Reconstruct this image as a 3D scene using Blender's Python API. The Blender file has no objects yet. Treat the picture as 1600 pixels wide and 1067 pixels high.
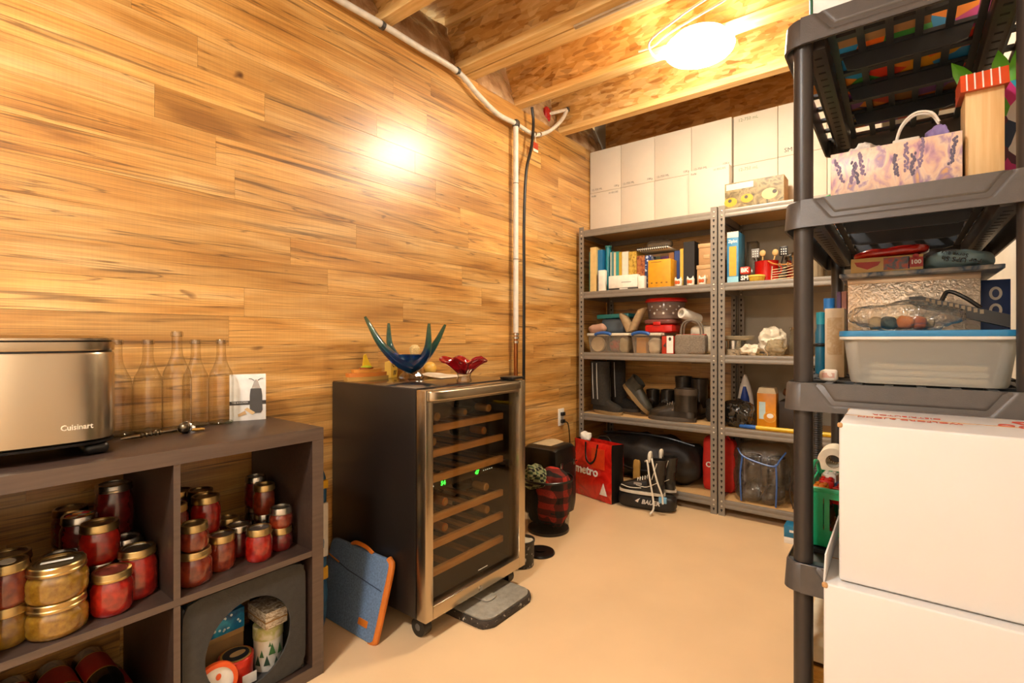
import bpy, bmesh, math, random
from mathutils import Vector, Matrix, noise
random.seed(7)
S = bpy.context.scene
COL = S.collection
PI = math.pi
# ---------------------------------------------------------------- camera
TH = math.atan(605 / 784.0)
cam = bpy.data.cameras.new('camera'); camo = bpy.data.objects.new('camera', cam); COL.objects.link(camo)
cam.sensor_width = 36; cam.lens = 784 / 1600 * 36; cam.clip_start = 0.02
cam.shift_y = -4.5 / 1600
camo.location = (0, 0, 1.05); camo.rotation_euler = (PI / 2, 0, TH)
S.camera = camo
# ---------------------------------------------------------------- world, exposure
W = bpy.data.worlds.new('world'); S.world = W; W.use_nodes = True
W.node_tree.nodes['Background'].inputs[0].default_value = (1, .9, .78, 1)
W.node_tree.nodes['Background'].inputs[1].default_value = .25
S.view_settings.view_transform = 'Standard'; S.view_settings.look = 'None'
S.view_settings.exposure = 2.34; S.view_settings.gamma = 1; S.view_settings.use_curve_mapping = False
LAMP_W = 27.0      # emission strength of the ceiling lamp by the shelves
LAMP2_W = 50.0     # emission strength of the twin lamp behind the camera
LAMP_C = (1.0, .87, .67)
LAMP2_C = (1.0, .98, .94)
# ---------------------------------------------------------------- helpers
def hx(h):
    h = h.lstrip('#'); r = []
    for i in (0, 2, 4):
        v = int(h[i:i + 2], 16) / 255
        r.append(v / 12.92 if v <= .04045 else ((v + .055) / 1.055) ** 2.4)
    return tuple(r) + (1,)
MATS = {}
def nt(name):
    m = bpy.data.materials.new(name); m.use_nodes = True
    t = m.node_tree; b = t.nodes['Principled BSDF']
    return m, t, b
def N(t, typ, **kw):
    n = t.nodes.new(typ)
    for k, v in kw.items():
        if k.startswith('i_'):
            key = k[2:]; key = int(key) if key.isdigit() else key.replace('_', ' ')
            n.inputs[key].default_value = v
        else: setattr(n, k, v)
    return n
def ramp(t, stops, fac):
    r = t.nodes.new('ShaderNodeValToRGB'); e = r.color_ramp.elements
    while len(e) < len(stops): e.new(.5)
    for el, (p, c) in zip(e, stops): el.position = p; el.color = hx(c) if isinstance(c, str) else c
    t.links.new(fac, r.inputs[0]); return r
def mixc(t, fac, a, b, mode='MIX'):
    m = t.nodes.new('ShaderNodeMix'); m.data_type = 'RGBA'; m.blend_type = mode
    for sock, v in ((m.inputs[0], fac), (m.inputs[6], a), (m.inputs[7], b)):
        if isinstance(v, (int, float)): sock.default_value = v
        elif isinstance(v, str): sock.default_value = hx(v)
        else: t.links.new(v, sock)
    return m.outputs[2]
def M(name, col='#888888', rough=.5, metal=0., noise_=0.06, scale=30, bump=0., bscale=None, coat=0, spec=.5, emit=0, sheen=0, aniso=0):
    """plain procedural material: colour with a little mottling and fine relief"""
    if name in MATS: return MATS[name]
    m, t, b = nt(name); L = t.links.new
    tc = N(t, 'ShaderNodeTexCoord')
    nz = N(t, 'ShaderNodeTexNoise', i_Scale=scale, i_Detail=3.0); L(tc.outputs['Object'], nz.inputs['Vector'])
    c = hx(col)
    lo = tuple(x * (1 - noise_ * 2) for x in c[:3]) + (1,); hi = tuple(min(1, x * (1 + noise_)) for x in c[:3]) + (1,)
    r = ramp(t, [(.3, lo), (.7, hi)], nz.outputs[0]); L(r.outputs[0], b.inputs['Base Color'])
    b.inputs['Roughness'].default_value = rough; b.inputs['Metallic'].default_value = metal
    b.inputs['Specular IOR Level'].default_value = spec; b.inputs['Coat Weight'].default_value = coat
    b.inputs['Sheen Weight'].default_value = sheen
    if bump:
        n2 = N(t, 'ShaderNodeTexNoise', i_Scale=bscale or scale * 4, i_Detail=4.0); L(tc.outputs['Object'], n2.inputs['Vector'])
        bp = N(t, 'ShaderNodeBump', i_Strength=bump, i_Distance=.004); L(n2.outputs[0], bp.inputs['Height']); L(bp.outputs[0], b.inputs['Normal'])
    if emit:
        b.inputs['Emission Color'].default_value = c; b.inputs['Emission Strength'].default_value = emit
    MATS[name] = m; return m
def GLASS(name, tint='#ffffff', edge='#88a090', gloss=.9, rough=.02, power=.25, dens=0.0, bump=0, bscale=20):
    """thin clear glass or plastic film: see-through face on, tinted and mirror-like at grazing angles"""
    if name in MATS: return MATS[name]
    m, t, b = nt(name); L = t.links.new; t.nodes.remove(b)
    out = t.nodes['Material Output']
    lw = N(t, 'ShaderNodeLayerWeight', i_Blend=power)
    tr = N(t, 'ShaderNodeBsdfTransparent'); L(mixc(t, lw.outputs['Facing'], tint, edge), tr.inputs[0])
    gl = N(t, 'ShaderNodeBsdfGlossy', i_Roughness=rough)
    if bump:
        tc = N(t, 'ShaderNodeTexCoord'); n2 = N(t, 'ShaderNodeTexNoise', i_Scale=bscale, i_Detail=3.0, i_Distortion=1.5); L(tc.outputs['Object'], n2.inputs['Vector'])
        bp = N(t, 'ShaderNodeBump', i_Strength=bump, i_Distance=.02); L(n2.outputs[0], bp.inputs['Height']); L(bp.outputs[0], gl.inputs['Normal'])
    l2 = N(t, 'ShaderNodeLayerWeight', i_Blend=.5)
    pw = N(t, 'ShaderNodeMath', operation='POWER'); L(l2.outputs['Facing'], pw.inputs[0]); pw.inputs[1].default_value = 4.0
    mu = N(t, 'ShaderNodeMath', operation='MULTIPLY_ADD'); L(pw.outputs[0], mu.inputs[0]); mu.inputs[1].default_value = .7 * gloss; mu.inputs[2].default_value = .045 * gloss
    ms = N(t, 'ShaderNodeMixShader'); L(mu.outputs[0], ms.inputs[0]); L(tr.outputs[0], ms.inputs[1]); L(gl.outputs[0], ms.inputs[2])
    last = ms.outputs[0]
    if dens:
        df = N(t, 'ShaderNodeBsdfDiffuse'); df.inputs[0].default_value = hx(edge)
        m2 = N(t, 'ShaderNodeMixShader'); m2.inputs[0].default_value = dens; L(last, m2.inputs[1]); L(df.outputs[0], m2.inputs[2]); last = m2.outputs[0]
    L(last, out.inputs[0]); MATS[name] = m; return m
def BLOTCH(name, cols, scale=8, rough=.4, spread=1.0, coat=0, stretch=(1, 1, 1)):
    """flat print: soft patches of several colours"""
    if name in MATS: return MATS[name]
    m, t, b = nt(name); L = t.links.new
    tc = N(t, 'ShaderNodeTexCoord'); mp = N(t, 'ShaderNodeMapping'); mp.inputs['Scale'].default_value = stretch
    L(tc.outputs['Object'], mp.inputs[0])
    nz = N(t, 'ShaderNodeTexNoise', i_Scale=scale, i_Detail=4.0, i_Distortion=.6); L(mp.outputs[0], nz.inputs['Vector'])
    k = len(cols); r = ramp(t, [(.28 + .44 * i / max(1, k - 1), c) for i, c in enumerate(cols)], nz.outputs[0])
    L(r.outputs[0], b.inputs['Base Color']); b.inputs['Roughness'].default_value = rough; b.inputs['Coat Weight'].default_value = coat
    MATS[name] = m; return m
def CELLS(name, cols, scale=30, rough=.5, stretch=(1, 1, 1)):
    """flat print: hard-edged cells in several colours"""
    if name in MATS: return MATS[name]
    m, t, b = nt(name); L = t.links.new
    tc = N(t, 'ShaderNodeTexCoord'); mp = N(t, 'ShaderNodeMapping'); mp.inputs['Scale'].default_value = stretch
    L(tc.outputs['Object'], mp.inputs[0])
    v = N(t, 'ShaderNodeTexVoronoi', i_Scale=scale); L(mp.outputs[0], v.inputs['Vector'])
    sp = N(t, 'ShaderNodeSeparateColor'); L(v.outputs['Color'], sp.inputs[0])
    r = ramp(t, [(i / len(cols), c) for i, c in enumerate(cols)], sp.outputs[0]); r.color_ramp.interpolation = 'CONSTANT'
    L(r.outputs[0], b.inputs['Base Color']); b.inputs['Roughness'].default_value = rough
    MATS[name] = m; return m
def CHECK(name, a, c, mid, size=.05):
    """buffalo plaid cloth"""
    if name in MATS: return MATS[name]
    m, t, b = nt(name); L = t.links.new
    tc = N(t, 'ShaderNodeTexCoord'); sx = N(t, 'ShaderNodeSeparateXYZ')
    L(tc.outputs['Object'], sx.inputs[0]); fs = []
    for ax in ('Y', 'Z'):
        ad = N(t, 'ShaderNodeMath', operation='MULTIPLY'); L(sx.outputs[ax], ad.inputs[0]); ad.inputs[1].default_value = PI / size
        sn = N(t, 'ShaderNodeMath', operation='SINE'); L(ad.outputs[0], sn.inputs[0])
        gt = N(t, 'ShaderNodeMath', operation='GREATER_THAN'); L(sn.outputs[0], gt.inputs[0]); gt.inputs[1].default_value = 0; fs.append(gt.outputs[0])
    x = mixc(t, fs[0], a, mid); y = mixc(t, fs[0], mid, c)
    L(mixc(t, fs[1], x, y), b.inputs['Base Color']); b.inputs['Roughness'].default_value = .9
    MATS[name] = m; return m
def LAMINATE():
    m, t, b = nt('laminate_plank'); L = t.links.new
    g = N(t, 'ShaderNodeNewGeometry'); sx = N(t, 'ShaderNodeSeparateXYZ'); L(g.outputs['Position'], sx.inputs[0])
    oi = N(t, 'ShaderNodeObjectInfo')
    al = N(t, 'ShaderNodeMath', operation='ADD'); L(sx.outputs[0], al.inputs[0]); L(sx.outputs[1], al.inputs[1])
    ro = N(t, 'ShaderNodeMath', operation='MULTIPLY'); L(oi.outputs['Random'], ro.inputs[0]); ro.inputs[1].default_value = 37.0
    cb = N(t, 'ShaderNodeCombineXYZ'); L(al.outputs[0], cb.inputs[0]); L(ro.outputs[0], cb.inputs[1]); L(sx.outputs[2], cb.inputs[2])
    def nz(sc, scale, det, dist=0.):
        mp = N(t, 'ShaderNodeMapping'); mp.inputs['Scale'].default_value = sc; L(cb.outputs[0], mp.inputs[0])
        n = N(t, 'ShaderNodeTexNoise', i_Scale=scale, i_Detail=det, i_Distortion=dist); L(mp.outputs[0], n.inputs['Vector']); return n.outputs[0]
    broad = nz((1.1, 1, 9), 1.6, 4, .5); grain = nz((3, 1, 150), 1.5, 3, .2)
    crack = nz((.55, 1, 20), 2.0, 5, .9); knot = nz((5, 1, 9), 1.6, 2, .3); saw = nz((220, 1, 3), 1.0, 1)
    base = ramp(t, [(.26, '#a06d36'), (.38, '#c68f4a'), (.55, '#daa862'), (.74, '#e9c183')], broad).outputs[0]
    gr = ramp(t, [(.3, '#c9c0b8'), (.65, '#ffffff')], grain).outputs[0]
    c = mixc(t, .8, base, gr, 'MULTIPLY')
    sw = ramp(t, [(.35, '#d8d0c8'), (.6, '#ffffff')], saw).outputs[0]
    c = mixc(t, .15, c, sw, 'MULTIPLY')
    ck = ramp(t, [(.60, (0, 0, 0, 1)), (.70, (1, 1, 1, 1))], crack).outputs[0]
    c = mixc(t, ck, c, mixc(t, .72, c, '#4a2c17'))
    ck2 = ramp(t, [(.488, (0, 0, 0, 1)), (.5, (1, 1, 1, 1)), (.512, (0, 0, 0, 1))], nz((.5, 1, 13), 1.5, 3, .7)).outputs[0]
    c = mixc(t, mixc(t, .35, ck2, '#000000'), c, '#3c2414')
    kn = ramp(t, [(.73, (0, 0, 0, 1)), (.80, (1, 1, 1, 1))], knot).outputs[0]
    c = mixc(t, kn, c, '#5a3519')
    hv = N(t, 'ShaderNodeHueSaturation', i_Saturation=1.02); L(c, hv.inputs['Color'])
    vv = N(t, 'ShaderNodeMapRange', i_3=.82, i_4=1.12); L(oi.outputs['Random'], vv.inputs[0]); L(vv.outputs[0], hv.inputs['Value'])
    L(hv.outputs[0], b.inputs['Base Color'])
    b.inputs['Roughness'].default_value = .33; b.inputs['Specular IOR Level'].default_value = .95
    bp = N(t, 'ShaderNodeBump', i_Strength=.12, i_Distance=.002); L(grain, bp.inputs['Height']); L(bp.outputs[0], b.inputs['Normal'])
    return m
def OSB(name, dark=1.0):
    m, t, b = nt(name); L = t.links.new
    g = N(t, 'ShaderNodeNewGeometry'); cols = []; last = None
    for i, (rot, sc) in enumerate((((.3, .6, .2), (14, 60, 34)), ((1.2, .1, .9), (20, 45, 70)))):
        mp = N(t, 'ShaderNodeMapping'); mp.inputs['Rotation'].default_value = rot; mp.inputs['Scale'].default_value = sc; L(g.outputs['Position'], mp.inputs[0])
        nz = N(t, 'ShaderNodeTexNoise', i_Scale=.25, i_Detail=2.0); L(mp.outputs[0], nz.inputs['Vector'])
        ad = N(t, 'ShaderNodeVectorMath', operation='ADD'); L(mp.outputs[0], ad.inputs[0]); L(nz.outputs[1], ad.inputs[1])
        v = N(t, 'ShaderNodeTexVoronoi', i_Scale=.8); L(ad.outputs[0], v.inputs['Vector'])
        sp = N(t, 'ShaderNodeSeparateColor'); L(v.outputs['Color'], sp.inputs[0])
        cols.append(ramp(t, [(.0, '#8a5a24'), (.22, '#c9954a'), (.5, '#e2b468'), (1, '#f6d89c')], sp.outputs[0]).outputs[0]); last = sp.outputs[0]
    c = mixc(t, .5, cols[0], cols[1])
    big = N(t, 'ShaderNodeTexNoise', i_Scale=5.0, i_Detail=3.0); L(g.outputs['Position'], big.inputs['Vector'])
    c = mixc(t, .5, c, ramp(t, [(.3, '#b9a184'), (.65, '#ffffff')], big.outputs[0]).outputs[0], 'MULTIPLY')
    if dark != 1: c = mixc(t, 1.0, c, '#e4d8ca', 'MULTIPLY')
    L(c, b.inputs['Base Color']); b.inputs['Roughness'].default_value = .7
    bp = N(t, 'ShaderNodeBump', i_Strength=.5, i_Distance=.003); L(last, bp.inputs['Height']); L(bp.outputs[0], b.inputs['Normal'])
    return m
def GRAIN(name, a, c, sc=(2, 2, 60), rough=.5, coat=0, spec=.5):
    """straight-grained wood or brushed finish, stretched along one local axis"""
    if name in MATS: return MATS[name]
    m, t, b = nt(name); L = t.links.new
    g = N(t, 'ShaderNodeNewGeometry'); mp = N(t, 'ShaderNodeMapping'); mp.inputs['Scale'].default_value = sc; L(g.outputs['Position'], mp.inputs[0])
    nz = N(t, 'ShaderNodeTexNoise', i_Scale=3.0, i_Detail=5.0, i_Distortion=.3); L(mp.outputs[0], nz.inputs['Vector'])
    L(ramp(t, [(.3, a), (.7, c)], nz.outputs[0]).outputs[0], b.inputs['Base Color'])
    b.inputs['Roughness'].default_value = rough; b.inputs['Coat Weight'].default_value = coat; b.inputs['Specular IOR Level'].default_value = spec
    MATS[name] = m; return m
def STEEL(name, col, rough=.28, sc=(1, 1, 90)):
    if name in MATS: return MATS[name]
    m, t, b = nt(name); L = t.links.new
    g = N(t, 'ShaderNodeNewGeometry'); mp = N(t, 'ShaderNodeMapping'); mp.inputs['Scale'].default_value = sc; L(g.outputs['Position'], mp.inputs[0])
    b.inputs['Roughness'].default_value = rough
    b.inputs['Base Color'].default_value = hx(col); b.inputs['Metallic'].default_value = 1
    MATS[name] = m; return m
# ---------------------------------------------------------------- mesh builder (world coordinates; T turns or moves what was drawn)
class B:
    def __init__(self, T=None): self.bm = bmesh.new(); self.T = T
    def _add(self, vs, fs):
        v = [self.bm.verts.new(p) for p in vs]
        for f in fs:
            try: self.bm.faces.new([v[i] for i in f])
            except ValueError: pass
        return v
    def box(self, x0, x1, y0, y1, z0, z1, bev=0, seg=2, T=None):
        t = bmesh.new(); bmesh.ops.create_cube(t, size=1)
        for v in t.verts: v.co = Vector(((x0 + x1) / 2 + v.co.x * (x1 - x0), (y0 + y1) / 2 + v.co.y * (y1 - y0), (z0 + z1) / 2 + v.co.z * (z1 - z0)))
        if bev: bmesh.ops.bevel(t, geom=list(t.edges), offset=bev, segments=seg, affect='EDGES', profile=.5)
        return self._merge(t, T)
    def _merge(self, t, T=None):
        if T is not None: bmesh.ops.transform(t, matrix=T, verts=t.verts)
        me = bpy.data.meshes.new('tmp'); t.to_mesh(me); t.free(); self.bm.from_mesh(me); bpy.data.meshes.remove(me); return self
    def ring(self, rings, closed=False, cap=True):
        n = len(rings[0]); vs = [[self.bm.verts.new(p) for p in r] for r in rings]
        k = len(rings)
        for i in range(k if closed else k - 1):
            a, b2 = vs[i], vs[(i + 1) % k]
            for j in range(n):
                try: self.bm.faces.new((a[j], a[(j + 1) % n], b2[(j + 1) % n], b2[j]))
                except ValueError: pass
        if cap and not closed:
            for r in (vs[0][::-1], vs[-1]):
                try: self.bm.faces.new(r)
                except ValueError: pass
        return self
    def lathe(self, prof, c=(0, 0, 0), seg=24, cap=True, wob=None):
        rs = []
        for r, z in prof:
            rs.append([Vector((c[0] + (r + (wob(a, r, z) if wob else 0)) * math.cos(a), c[1] + (r + (wob(a, r, z) if wob else 0)) * math.sin(a), c[2] + z)) for a in [2 * PI * i / seg for i in range(seg)]])
        return self.ring(rs, cap=cap)
    def tube(self, pts, r, seg=8, closed=False, cap=True, flat=None):
        pts = [Vector(p) for p in pts]; n = len(pts); rs = []
        rr = r if isinstance(r, (list, tuple)) else [r] * n
        up = None
        for i, p in enumerate(pts):
            a = pts[i - 1] if (i or closed) else p; b2 = pts[(i + 1) % n] if (i < n - 1 or closed) else p
            d = (b2 - a).normalized()
            if up is None: up = Vector((0, 0, 1)) if abs(d.z) < .9 else Vector((1, 0, 0))
            s = d.cross(up).normalized() if d.cross(up).length > 1e-5 else Vector((1, 0, 0)); up = s.cross(d).normalized()
            f1 = flat or 1
            rs.append([p + (s * math.cos(t) * f1 + up * math.sin(t)) * rr[i] for t in [2 * PI * k / seg for k in range(seg)]])
        return self.ring(rs, closed=closed, cap=cap)
    def cyl(self, p0, p1, r, r1=None, seg=16): return self.tube([p0, p1], [r, r if r1 is None else r1], seg)
    def prism(self, poly, axis, a, b):
        """poly in the two other axes (cyclic order: x->yz, y->xz, z->xy), pushed from a to b"""
        def p(q, t): return {'x': (t, q[0], q[1]), 'y': (q[0], t, q[1]), 'z': (q[0], q[1], t)}[axis]
        return self.ring([[Vector(p(q, a)) for q in poly], [Vector(p(q, b)) for q in poly]])
    def sup(self, c, h, p=4., n=10, amp=0., fs=8., seed=0, flat=True, ridge=False, T=None):
        """soft box: cube grid pushed to a superellipsoid, lumpy by amp"""
        t = bmesh.new(); bmesh.ops.create_cube(t, size=2); bmesh.ops.subdivide_edges(t, edges=list(t.edges), cuts=n, use_grid_fill=True)
        for v in t.verts:
            q = v.co; l = (abs(q.x) ** p + abs(q.y) ** p + abs(q.z) ** p) ** (1 / p); q = q / l
            w = Vector((q.x * h[0], q.y * h[1], q.z * h[2]))
            if amp:
                k = w * fs + Vector((seed * 3.1, seed * 1.7, seed))
                e = noise.noise(k) + .5 * noise.noise(k * 2.1)
                if ridge: e = .6 - 2 * abs(noise.noise(k)) - abs(noise.noise(k * 2.3))
                w += q.normalized() * amp * e
            if flat and w.z < -h[2] * .92: w.z = -h[2]
            v.co = w + Vector(c)
        return self._merge(t, T)
    def sph(self, c, r, seg=16, T=None):
        t = bmesh.new(); bmesh.ops.create_uvsphere(t, u_segments=seg, v_segments=max(6, seg // 2), radius=1)
        rr = r if isinstance(r, (tuple, list)) else (r, r, r)
        for v in t.verts: v.co = Vector((c[0] + v.co.x * rr[0], c[1] + v.co.y * rr[1], c[2] + v.co.z * rr[2]))
        return self._merge(t, T)
    def sheet(self, fn, nu, nv, thick=.0):
        g = [[Vector(fn(i / nu, j / nv)) for j in range(nv + 1)] for i in range(nu + 1)]
        vs = [[self.bm.verts.new(p) for p in r] for r in g]
        for i in range(nu):
            for j in range(nv): self.bm.faces.new((vs[i][j], vs[i + 1][j], vs[i + 1][j + 1], vs[i][j + 1]))
        if thick:
            self.bm.normal_update(); r = bmesh.ops.solidify(self.bm, geom=list(self.bm.faces), thickness=thick)
        return self
    def build(self, name, mat, parent=None, smooth=35, origin=None):
        bm = self.bm
        if self.T is not None: bmesh.ops.transform(bm, matrix=self.T, verts=bm.verts)
        bmesh.ops.recalc_face_normals(bm, faces=bm.faces)
        xs = [v.co for v in bm.verts]
        if origin is None:
            origin = Vector(((min(p.x for p in xs) + max(p.x for p in xs)) / 2, (min(p.y for p in xs) + max(p.y for p in xs)) / 2, min(p.z for p in xs)))
        origin = Vector(origin)
        for v in bm.verts: v.co -= origin
        me = bpy.data.meshes.new(name); bm.to_mesh(me); bm.free()
        if smooth:
            me.shade_smooth(); me.set_sharp_from_angle(angle=math.radians(smooth))
        me.materials.append(mat)
        o = bpy.data.objects.new(name, me); COL.objects.link(o); o.location = origin
        if parent: adopt(o, parent)
        return o
def wmat(o):
    m = o.matrix_basis.copy()
    return wmat(o.parent) @ o.matrix_parent_inverse @ m if o.parent else m
def adopt(o, parent):
    o.parent = parent; o.matrix_parent_inverse = wmat(parent).inverted()
def tag(o, label, cat, group=None):
    o['label'] = label; o['category'] = cat
    if group: o['group'] = group
    return o
def thing(name, label, cat, loc=(0, 0, 0), group=None):
    o = bpy.data.objects.new(name, None); COL.objects.link(o); o.location = loc; o.empty_display_size = .05
    return tag(o, label, cat, group)
def copy_tree(o, parent=None):
    c = o.copy(); COL.objects.link(c); c.parent = parent
    for ch in o.children: copy_tree(ch, c)
    return c
def struct(o): o['kind'] = 'structure'; return o
def RZ(c, a, ax='Z'): return Matrix.Translation(c) @ Matrix.Rotation(a, 4, ax) @ Matrix.Translation([-q for q in c])
def frame(o, right, up):
    r = Vector(right).normalized(); u = Vector(up).normalized(); n = r.cross(u)
    return Matrix(((r.x, u.x, n.x, o[0]), (r.y, u.y, n.y, o[1]), (r.z, u.z, n.z, o[2]), (0, 0, 0, 1)))
def text(s, size, mat, o, right, up, parent, name='lettering', ext=.0004, width=None, shear=0, bold=0):
    c = bpy.data.curves.new('t', 'FONT'); c.body = s; c.size = size; c.extrude = ext; c.resolution_u = 2; c.align_x = 'CENTER'; c.align_y = 'CENTER'; c.shear = shear; c.offset = bold
    ob = bpy.data.objects.new('t', c); me = bpy.data.meshes.new_from_object(ob); bpy.data.objects.remove(ob)
    me.name = name
    w = max(v.co.x for v in me.vertices) - min(v.co.x for v in me.vertices)
    F = frame(o, right, up) @ (Matrix.Diagonal((width / w, 1, 1, 1)) if width else Matrix.Identity(4))
    me.transform(F); ct = Vector(o)
    me.transform(Matrix.Translation(-ct))
    me.materials.clear(); me.materials.append(mat)
    t = bpy.data.objects.new(name, me); COL.objects.link(t); t.location = ct; adopt(t, parent); return t
def patch(pts, o, right, up, mat, parent, name='print', th=.0006, lift=.0002):
    """a flat printed shape: polygon pts in (right, up) metres about o"""
    F = frame(o, right, up); b = B()
    b.ring([[F @ Vector((x, y, lift)) for x, y in pts], [F @ Vector((x, y, lift + th)) for x, y in pts]])
    return b.build(name, mat, parent, smooth=0)
def rect(w, h, cx=0, cy=0): return [(cx - w / 2, cy - h / 2), (cx + w / 2, cy - h / 2), (cx + w / 2, cy + h / 2), (cx - w / 2, cy + h / 2)]
def oval(rx, ry, cx=0, cy=0, n=20): return [(cx + rx * math.cos(2 * PI * i / n), cy + ry * math.sin(2 * PI * i / n)) for i in range(n)]
def bez(pts, n=24):
    """smooth curve through the points (Catmull-Rom)"""
    P = [Vector(p) for p in pts]; P = [2 * P[0] - P[1]] + P + [2 * P[-1] - P[-2]]; out = []
    k = len(P) - 3
    for i in range(n + 1):
        u = min(i / n * k, k - 1e-6); j = int(u); t = u - j; a, b, c, d = P[j:j + 4]
        out.append(.5 * ((2 * b) + (c - a) * t + (2 * a - 5 * b + 4 * c - d) * t * t + (3 * b - a - 3 * c + d) * t ** 3))
    return out
def boxthing(name, label, cat, x0, x1, y0, y1, z0, z1, mat, rz=0, bev=.0015, group=None):
    """one carton or book as a single mesh"""
    c = ((x0 + x1) / 2, (y0 + y1) / 2, z0)
    o = B(RZ(c, rz) if rz else None).box(x0, x1, y0, y1, z0, z1, bev).build(name, mat)
    return tag(o, label, cat, group)
FX = (0, 1, 0); FY = (1, 0, 0); UP = (0, 0, 1)   # text on +X faces reads along +Y; on -Y faces along +X
# ================================================================ THE SETTING
lam = LAMINATE(); osb = OSB('osb'); osb_d = OSB('osb_dull', .8)
XW = -1.84; YB = 3.62; XR = .30; YR = -1.35; ZJ = 2.46
m_floor = M('floor_paint', '#dcbb90', .38, noise_=.035, scale=3, bump=.04, bscale=60)
m_dry = M('drywall', '#e6dfd2', .8, noise_=.02, scale=10)
m_conc = M('concrete', '#a89d88', .85, noise_=.22, scale=2.2, bump=.3, bscale=14)
m_lum = GRAIN('spruce_flange', '#d3a860', '#ecca8c', (1.5, 25, 25), .6)
m_poly = None
struct(B().box(XW - .11, XR + .1, YR - .1, YB + .1, -.06, 0).build('floor', m_floor))
wl = struct(B().box(XW - .11, XW - .012, YR - .1, YB + .1, 0, ZJ).build('wall_left', M('wall_board', '#6a4a2c', .8)))
# laminate strips, each one a board of its own
unit = bmesh.new(); bmesh.ops.create_cube(unit, size=1); bmesh.ops.bevel(unit, geom=list(unit.edges), offset=.004, segments=1, affect='EDGES')
pm = bpy.data.meshes.new('plank'); unit.to_mesh(pm); unit.free(); pm.materials.append(lam)
def plank(parent, c, d):
    o = bpy.data.objects.new('plank', pm); COL.objects.link(o); o.location = c; o.scale = d; adopt(o, parent); return o
rows = 24; rh = ZJ / rows; rnd = random.Random(3)
for r in range(rows):
    y = YR - rnd.uniform(0, .6) if r % 2 else YR - rnd.uniform(.5, 1.1)
    while y < YB:
        L_ = rnd.choice((.72, .95, 1.2, 1.2)); a, b = max(y, YR), min(y + L_, YB)
        if b - a > .02: plank(wl, (XW - .006, (a + b) / 2, (r + .5) * rh), (.0124 + rnd.uniform(-.0003, .0003), b - a - .0006, rh - .0007))
        y += L_
wb = struct(B().box(XW - .11, XR + .1, YB, YB + .1, 0, 2.8).build('wall_back', m_conc))
for r in range(rows):
    a = XW; sp = rnd.uniform(-1.6, -1.0)
    for a, b in ((XW, sp), (sp, -.87)): plank(wb, ((a + b) / 2, YB - .006, (r + .5) * rh), (b - a - .0006, .0124, rh - .0007))
B().box(-.885, -.865, YB - .03, YB - .001, 0, ZJ).build('stud', M('stud_edge', '#5d4630', .8), wb)
B().box(XW, XR, YB - .022, YB - .001, ZJ, 2.76).build('rim_board', osb_d, wb)
struct(B().box(XR, XR + .1, YR - .1, YB + .1, 0, 2.8).build('wall_right', m_dry))
struct(B().box(XW - .11, XR + .1, YR - .1, YR, 0, 2.8).build('wall_rear', m_dry))
ce = struct(B().box(XW - .2, XR + .1, YR - .1, YB + .1, 2.76, 2.8).build('ceiling', osb))
JY = [2.448 + .508 * k for k in range(-7, 2)] + [2.012]
for jy in JY:
    w = B().box(XW - .09, XR, jy - .006, jy + .006, ZJ + .036, 2.725).build('joist', osb, ce)
    for z0, z1, nm in ((ZJ, ZJ + .038, 'bottom_flange'), (2.722, 2.76, 'top_flange')):
        B().box(XW - .09, XR, jy - .032, jy + .032, z0, z1, .002, 1).build(nm, m_lum, w)
# rim insulation behind crinkled clear sheet, one bay each
m, t, b = nt('vapour_barrier'); L = t.links.new
g = N(t, 'ShaderNodeNewGeometry'); nz = N(t, 'ShaderNodeTexNoise', i_Scale=7.0, i_Detail=4.0, i_Distortion=1.2); L(g.outputs['Position'], nz.inputs['Vector'])
L(ramp(t, [(.3, '#8d6a4c'), (.55, '#b99a78'), (.72, '#cdb596')], nz.outputs[0]).outputs[0], b.inputs['Base Color'])
b.inputs['Roughness'].default_value = .22; b.inputs['Coat Weight'].default_value = .6; b.inputs['Coat Roughness'].default_value = .08
n2 = N(t, 'ShaderNodeTexNoise', i_Scale=22.0, i_Detail=4.0, i_Distortion=2.0); L(g.outputs['Position'], n2.inputs['Vector'])
bp = N(t, 'ShaderNodeBump', i_Strength=.6, i_Distance=.01); L(n2.outputs[0], bp.inputs['Height']); L(bp.outputs[0], b.inputs['Normal']); m_poly = m
js = sorted(JY) + [YB]
prev = YR
for jy in js:
    if jy - prev > .12:
        def f(u, v, a=prev + .006, c=jy - .006):
            y = a + (c - a) * u; z = ZJ - .004 + .27 * v
            bul = math.sin(PI * u) ** .5 * math.sin(PI * min(1, v * 1.2 + .12))
            return (XW - .012 - .085 * v + .03 * bul + .014 * noise.noise((y * 14, z * 14, 3)), y, z + .006 * noise.noise((y * 9, 1, 0)) * (1 - v))
        B().sheet(f, 22, 14).build('insulation', m_poly, ce, smooth=60)
    prev = jy
B().box(-1.16, XR, 1.955, 1.975, ZJ - .012, ZJ - .0005, .001).build('strapping', M('weathered_strap', '#b7a284', .6), ce)
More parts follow.
